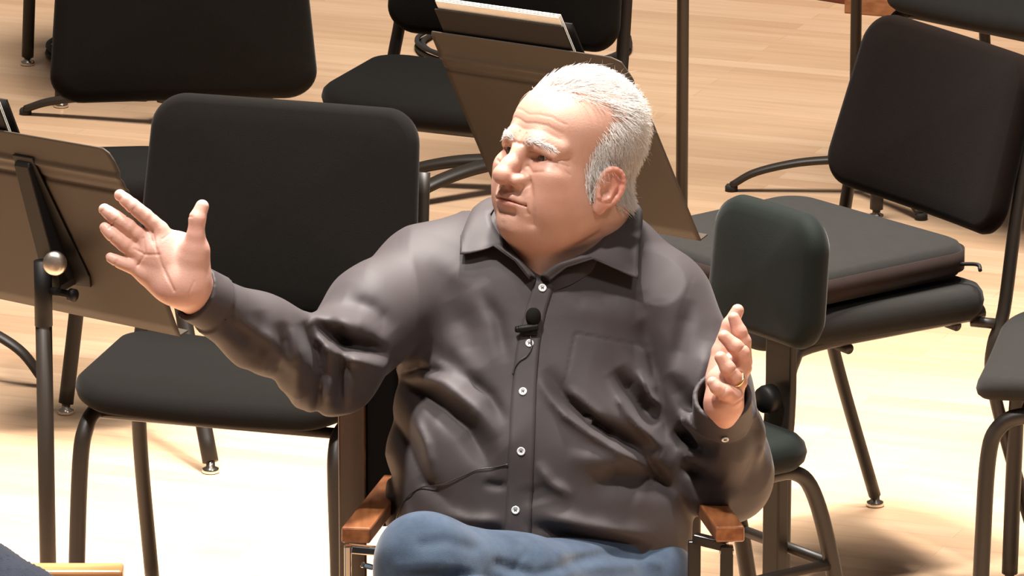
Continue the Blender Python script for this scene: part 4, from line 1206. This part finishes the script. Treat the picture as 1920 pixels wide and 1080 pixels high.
def plain_stand(label, gx, gy, angs, ztop=1.15, desk=True, tilt=25, yaw=200, foot=.27, arch=1.0, lr=.016):
    g = ground(gx, gy, 0); t = thing('music_stand', label, 'music stand', (g[0], g[1], 0), 'black orchestra music stands')
    stand_base(g, None, angs, t, ztop, foot=foot, arch=arch, lr=lr)
    if desk:
        y = math.radians(yaw); uu = np.array([math.cos(y), math.sin(y), 0]); hd = np.array([-uu[1], uu[0], 0]); tl = math.radians(tilt)
        vv = np.array([0, 0, -1])*math.cos(tl)+hd*math.sin(tl); n = unit(np.cross(uu, vv)); Bm = np.array([uu, vv, n]).T
        c = np.array([g[0], g[1], ztop+.02])
        part('desk', [box(c, (.50, .33, .0025), Bm)], None, M['stand'], t, smooth=False)
        part('desk_lip', [box(c+vv*.165-n*.028, (.50, .0025, .056), Bm)], None, M['stand'], t, smooth=False)
    return t
plain_stand('music stand whose thin pole rises just right of the man\'s head', 1277, 575, (100, 180, 330), 1.25)
plain_stand('music stand behind the brown-black chair with one curved base leg showing', 1601, 362, (176, 20, -60), 1.2, foot=.25, arch=.62)
plain_stand('music stand whose base legs show between the near black chair and the man\'s head', 962, 356, (169, 212, 40), 1.3, foot=.25, arch=.55, lr=.024)
plain_stand('music stand with one low base leg crossing under the wide-backed chair at top left', 288, 232, (163, 60, -20), 1.3, yaw=185, foot=.29, arch=.5, lr=.018)
plain_stand('music stand off the left edge with only a curved base leg showing', -150, 690, (-28, 90, 200), 1.2)

# coiled cables on the floor
def coil(label, gx, gy, r):
    g = ground(gx, gy, 0); R_ = np.random.RandomState(int(gx)); P = []
    for k in range(3*36):
        a = 2*PI*k/36; rr = r*(1+.03*math.sin(a*.37+k*.02)+.01*R_.rand()); P.append((g[0]+rr*math.cos(a), g[1]+rr*math.sin(a), .007+.007*(k//36)+.004*math.sin(a*2)))
    v, f = sweep(catmull(P, 2), .0055, 8)
    o = mesh_obj('coiled_cable', v, f, M['rubber'], None, origin=(g[0], g[1], 0)); tag(o, label, 'cable', 'coiled cables on the stage floor')
coil('loop of black cable on the floor behind the chair at the white pages', 984, 92, .232)
coil('loop of black cable on the floor behind the wide-backed posture chair at top left', 270, 101, .205)

# red-brown riser at the back right
g0, g1 = ground(1490, -6, 0), ground(1930, 62, 0)
dr = unit(g1-g0); nr_ = np.array([-dr[1], dr[0], 0])
c = (g0+g1)/2+nr_*.6+dr*1.2
st = thing('stage_riser', 'red-brown wooden stage riser along the top right edge of the floor', 'riser', (c[0], c[1], 0))
Bm = np.array([dr, nr_, (0, 0, 1)]).T
part('riser_box', [box(c+np.array([0, 0, .11]), (3.4, 1.2, .22), Bm)], None, M['riser'], st, smooth=False, bevel=.004)
g2 = ground(1640, 32, 0); g3 = ground(1800, 46, 0); d2 = unit(g3-g2)
part('step_board', [box(g2+d2*.45+np.array([0, .14, .02]), (.95, .24, .04), np.array([d2, np.array([-d2[1], d2[0], 0]), (0, 0, 1)]).T)], None, M['slab_wood'], st, smooth=False, bevel=.004)

# ------------------------------------------------------------------ the man's armchair
def obox(a, b, w, h, up=(0, 0, 1)):
    "bar from a to b, w wide, h high"
    a, b = np.array(a, float), np.array(b, float); d = b-a; L_ = np.linalg.norm(d); d = d/L_
    s = unit(np.cross(d, up)); u_ = np.cross(s, d)
    return box((a+b)/2, (L_, w, h), np.array([d, s, u_]).T)
B = lambda x, y, z: to_world(V2(x, y, z))
ac = thing('armchair', 'armchair the man sits in, with wooden armrests, chrome legs and a black back panel', 'chair', tuple(to_world(V2(1010, 1240, -.05))*np.array([1, 1, 0])))
part('armrest', [obox(B(667, 1004, .27), B(745, 905, -.14), .040, .022)], None, M['arm_wood'], ac, smooth=False, bevel=.003)
part('armrest', [obox(B(1369, 1002, .27), B(1300, 905, -.14), .040, .022)], None, M['arm_wood'], ac, smooth=False, bevel=.003)
zb = to_world(V2(0, 0, 0))
BL, BR = B(661, 700, -.13), B(1296, 700, -.13)
def vert(px, py, z, z0, z1, w, d, dy=0):
    p = B(px, py, z); return obox((p[0], p[1]+dy, z0), (p[0], p[1]+dy, z1), w, d, (0, 1, 0))
ztop = B(661, 640, -.13)[2]
part('back_post', [vert(660, 700, -.13, 0, ztop, .040, .022)], None, M['dark_wood'], ac, smooth=False, bevel=.003)
part('back_post', [vert(1290, 700, -.13, 0, ztop-.02, .040, .022)], None, M['dark_wood'], ac, smooth=False, bevel=.003)
c0 = (BL+BR)/2; zlo = B(0, 1010, -.13)[2]
part('back_panel', [box((c0[0], c0[1]+.004, (ztop-.02+zlo)/2), (BR[0]-BL[0]-.03, .018, ztop-.02-zlo))], None, M['fabric'], ac, smooth=False, bevel=.004)
cs = to_world(V2(1010, 1120, .05)); zs = .40
v, f = pad(.46, .46, .07, .05, edge=.02, puff=.006)
part('seat', [(v+np.array([cs[0], B(1000, 1000, .08)[1]-.0, zs]), f)], None, M['fabric'], ac)
for side, pts in ((0, ((652, .262), (712, .20))), (1, ((1363, .262), (1300, .20)))):
    for px_, zz in pts[:1]:
        p = B(px_, 1004, zz); za = p[2]-.014
        part('leg', [obox((p[0], p[1], 0), (p[0], p[1], za), .018 if side else .010, .012, (0, 1, 0))], None, M['chrome'] if not side else M['tube_gloss'], ac, smooth=False, bevel=.002)
pL, pR = B(654, 1018, .255), B(712, 1018, .235)
part('arm_frame', [obox((pL[0], pL[1], pL[2]-.008), (pR[0], pR[1], pR[2]-.012), .014, .012), obox((pR[0], pR[1], 0), (pR[0], pR[1], pR[2]-.008), .010, .012, (0, 1, 0)),
                   obox((pL[0]+.018, pL[1]-.004, pL[2]-.03), (pR[0]-.010, pR[1]-.004, pR[2]-.034), .006, .008)], None, M['chrome'], ac, smooth=False, bevel=.002)
part('dark_reflection', [box(((pL[0]+pR[0])/2, (pL[1]+pR[1])/2+.02, .36), (pR[0]-pL[0]-.012, .010, .56))], None, M['tube_gloss'], ac, smooth=False, bevel=.002)  # black sheet standing in for the dark reflection inside the chrome frame
pR2 = B(1302, 1014, .235); pq = B(1363, 1016, .255)
part('arm_frame', [obox((pR2[0], pR2[1], pR2[2]+.004), (pq[0], pq[1], pq[2]-.006), .016, .014), obox((pR2[0], pR2[1], 0), (pR2[0], pR2[1], pR2[2]), .018, .012, (0, 1, 0))], None, M['tube_gloss'], ac, smooth=False, bevel=.002)
part('leg_highlight', [box((pq[0], pq[1]-.004, pq[2]-.012), (.020, .012, .008))], None, M['chrome'], ac, smooth=False, bevel=.002)  # chrome block put in as the highlight at the leg's top

# ------------------------------------------------------------------ the second person and armchair, bottom left corner, turned towards the man
qa = B(231, 1064, .37); AX, AY, AZ = qa
class L2:
    pass
O2 = np.array([AX-.31, AY-.27, 0.0])
T2 = lambda V: np.column_stack([-np.asarray(V, float)[:, 1], np.asarray(V, float)[:, 0], np.asarray(V, float)[:, 2]])@np.array([[1, 0, 0], [0, 1, 0], [0, 0, 1.0]])+O2   # local: faces -y, his left is +x
ac2 = thing('armchair', 'armchair with a pale wooden armrest in the bottom left corner', 'chair', tuple(O2))
for sx in (-1, 1):
    part('armrest', [box((sx*.27, -.11, AZ-.011), (.042, .40, .024))], T2, M['arm_wood_light'], ac2, smooth=False, bevel=.004)
    for sy in (-.28, .15): part('leg', [box((sx*.27, sy, (AZ-.024)/2), (.014, .018, AZ-.024))], T2, M['tube_gloss'], ac2, smooth=False, bevel=.002)
v, f = pad(.46, .44, .07, .05, edge=.02, puff=.006); part('seat', [(v+np.array([0, .0, .42]), f)], T2, M['fabric'], ac2)
part('back_panel', [box((0, .20, .68), (.50, .02, .40))], T2, M['fabric'], ac2, smooth=False, bevel=.004)
p2 = thing('person', 'second seated person, only a ribbed navy sweater sleeve at the bottom left corner', 'person', tuple(O2+np.array([-.16, 0, 0])))
def loc2(w_): w_ = np.asarray(w_)-O2; return np.array([w_[1], -w_[0], w_[2]])
M['brown_hair'] = mat('dark_hair', (.05, .035, .025), .6, bump=(300, .6, .002))
EL = loc2(B(2, 1112, .44))
HY = .12                                                     # how far back he sits
def sweater(p):
    d = smin(ell(p, (0, HY, .74), (.17, .12, .26)), cap(p, (-.13, HY, .93), (.13, HY, .93), .065), .06)
    d = smin(d, chain(p, [(.17, HY, .91), EL+np.array([0, .02, .0]), EL+np.array([-.05, -.03, -.01]), EL+np.array([-.24, -.03, -.03])], [.066, .058, .056, .038], .03), .03)
    d = smin(d, chain(p, [(-.17, HY, .91), (-.23, HY-.02, .68), (-.10, HY-.22, .64)], [.066, .055, .038], .03), .03)
    return d+.0018*np.sin(p[:, 0]*260+p[:, 1]*500)
def p2body(p):
    d = chain(p, [(0, HY, .93), (0, HY-.01, 1.08)], [.06, .055], .02)
    q = p-np.array((0, HY-.02, 1.155), f32); q = q*np.array((1, -1, 1), f32); near = np.nonzero(np.abs(q).max(1) < .19)[0]
    if len(near):
        d = d.copy(); d[near] = smin(d[near], head_sdf(q[near]), .02)
    for w_ in (EL+np.array([-.24, -.03, -.03]), np.array([-.10, HY-.22, .64])):
        h_ = ell(p, w_+np.array([0, -.06, -.005]), (.022, .045, .036))
        for k in range(4): h_ = smin(h_, cap(p, w_+np.array([0, -.09, .024-.016*k]), w_+np.array([.004, -.155+.008*abs(k-1.3), .016-.016*k]), .0085, .007), .004)
        h_ = smin(h_, cap(p, w_+np.array([0, -.04, .03]), w_+np.array([.01, -.09, .055]), .011, .008), .01)
        d = np.minimum(d, smin(h_, cap(p, w_, w_+np.array([0, -.05, 0]), .028, .026), .01))
    return d
def p2hair(p):
    q = (p-np.array((0, HY-.02, 1.155), f32))*np.array((1, -1, 1), f32)
    d = ell(q, (0, -.014, .070), (.088, .105, .096))
    d = smax(d, cone_cut(q, (0, .055, .10), unit(np.array([0, .75, -.55]))), .01)
    return smax(d, cone_cut(q, (0, 0, -.02), (0, 0, -1)), .01)
def p2legs(p):
    d = ell(p, (0, HY-.04, .54), (.17, .15, .10))
    for s_ in (-1, 1): d = smin(d, chain(p, [(s_*.09, HY, .54), (s_*.10, HY-.42, .53), (s_*.10, HY-.42, .10)], [.085, .062, .048], .02), .02)
    return d
def p2shoes(p):
    d = None
    for s_ in (-1, 1):
        e_ = smin(cap(p, (s_*.10, HY-.40, .05), (s_*.10, HY-.60, .035), .045, .034), cap(p, (s_*.10, HY-.42, .06), (s_*.10, HY-.42, .10), .045, .045), .02)
        d = e_ if d is None else np.minimum(d, e_)
    return d
for nm, fn, lo, hi, m_ in (('body', p2body, (-.34, -.40, .50), (.40, .28, 1.36), 'skin'), ('hair', p2hair, (-.12, -.14, 1.08), (.12, .30, 1.36), 'brown_hair'), ('sweater', sweater, (-.36, -.35, .42), (.44, .32, 1.05), 'navy'),
                           ('trousers', p2legs, (-.26, -.46, .02), (.26, .30, .70), 'denim'), ('shoes', p2shoes, (-.2, -.62, -.01), (.2, -.15, .18), 'dark_shoe')):
    V, F = implicit(fn, np.array(lo), np.array(hi), .0035 if nm == 'body' else .0065, 1, 1)
    o = mesh_obj(nm, T2(V), F, M[m_], p2)
    if nm == 'body':
        a_ = o.data.color_attributes.new('tone', 'FLOAT_COLOR', 'POINT'); a_.data.foreach_set('color', np.tile([.60, .34, .245, 1.0], len(o.data.vertices)))
# ------------------------------------------------------------------ light
def area(name, loc, size, power, target, col=(1, .95, .89)):
    l = bpy.data.lights.new(name, 'AREA'); l.shape = 'DISK'; l.size = size; l.energy = power; l.color = col
    o = bpy.data.objects.new(name, l); COL.objects.link(o); o.location = loc
    o.rotation_euler = (Vector(target)-Vector(loc)).to_track_quat('-Z', 'Y').to_euler(); return o
def spot(name, loc, target, power, cone=30, blend=.6, r=.15, col=(1, .95, .89)):
    l = bpy.data.lights.new(name, 'SPOT'); l.energy = power; l.spot_size = math.radians(cone); l.spot_blend = blend; l.shadow_soft_size = r; l.color = col
    o = bpy.data.objects.new(name, l); COL.objects.link(o); o.location = loc
    o.rotation_euler = (Vector(target)-Vector(loc)).to_track_quat('-Z', 'Y').to_euler(); return o
w = bpy.data.worlds.new('world'); sc.world = w; w.use_nodes = True
w.node_tree.nodes['Background'].inputs[0].default_value = (.62, .52, .45, 1)
w.node_tree.nodes['Background'].inputs[1].default_value = .17
spot('stage_spot_key', (-1.5, -2.2, 8.6), (0, .05, .8), 3700, 30, .7, .28)
spot('stage_spot_fill', (3.0, -4.2, 6.8), (.1, .2, .9), 650, 36, .7, .5)
spot('stage_spot_top', (.4, 1.6, 7.5), (.1, .6, .5), 4700, 50, .8, .35)
spot('stage_spot_floor_left', (-2.0, .6, 7.4), (-.75, 1.0, 0), 2600, 28, .8, .3)
spot('stage_spot_floor_right', (2.2, .8, 7.4), (.9, 2.1, 0), 2300, 28, .8, .3)
area('stage_border_light', (0, 3.2, 7.5), 3.0, 1000, (0, 3.0, 0))
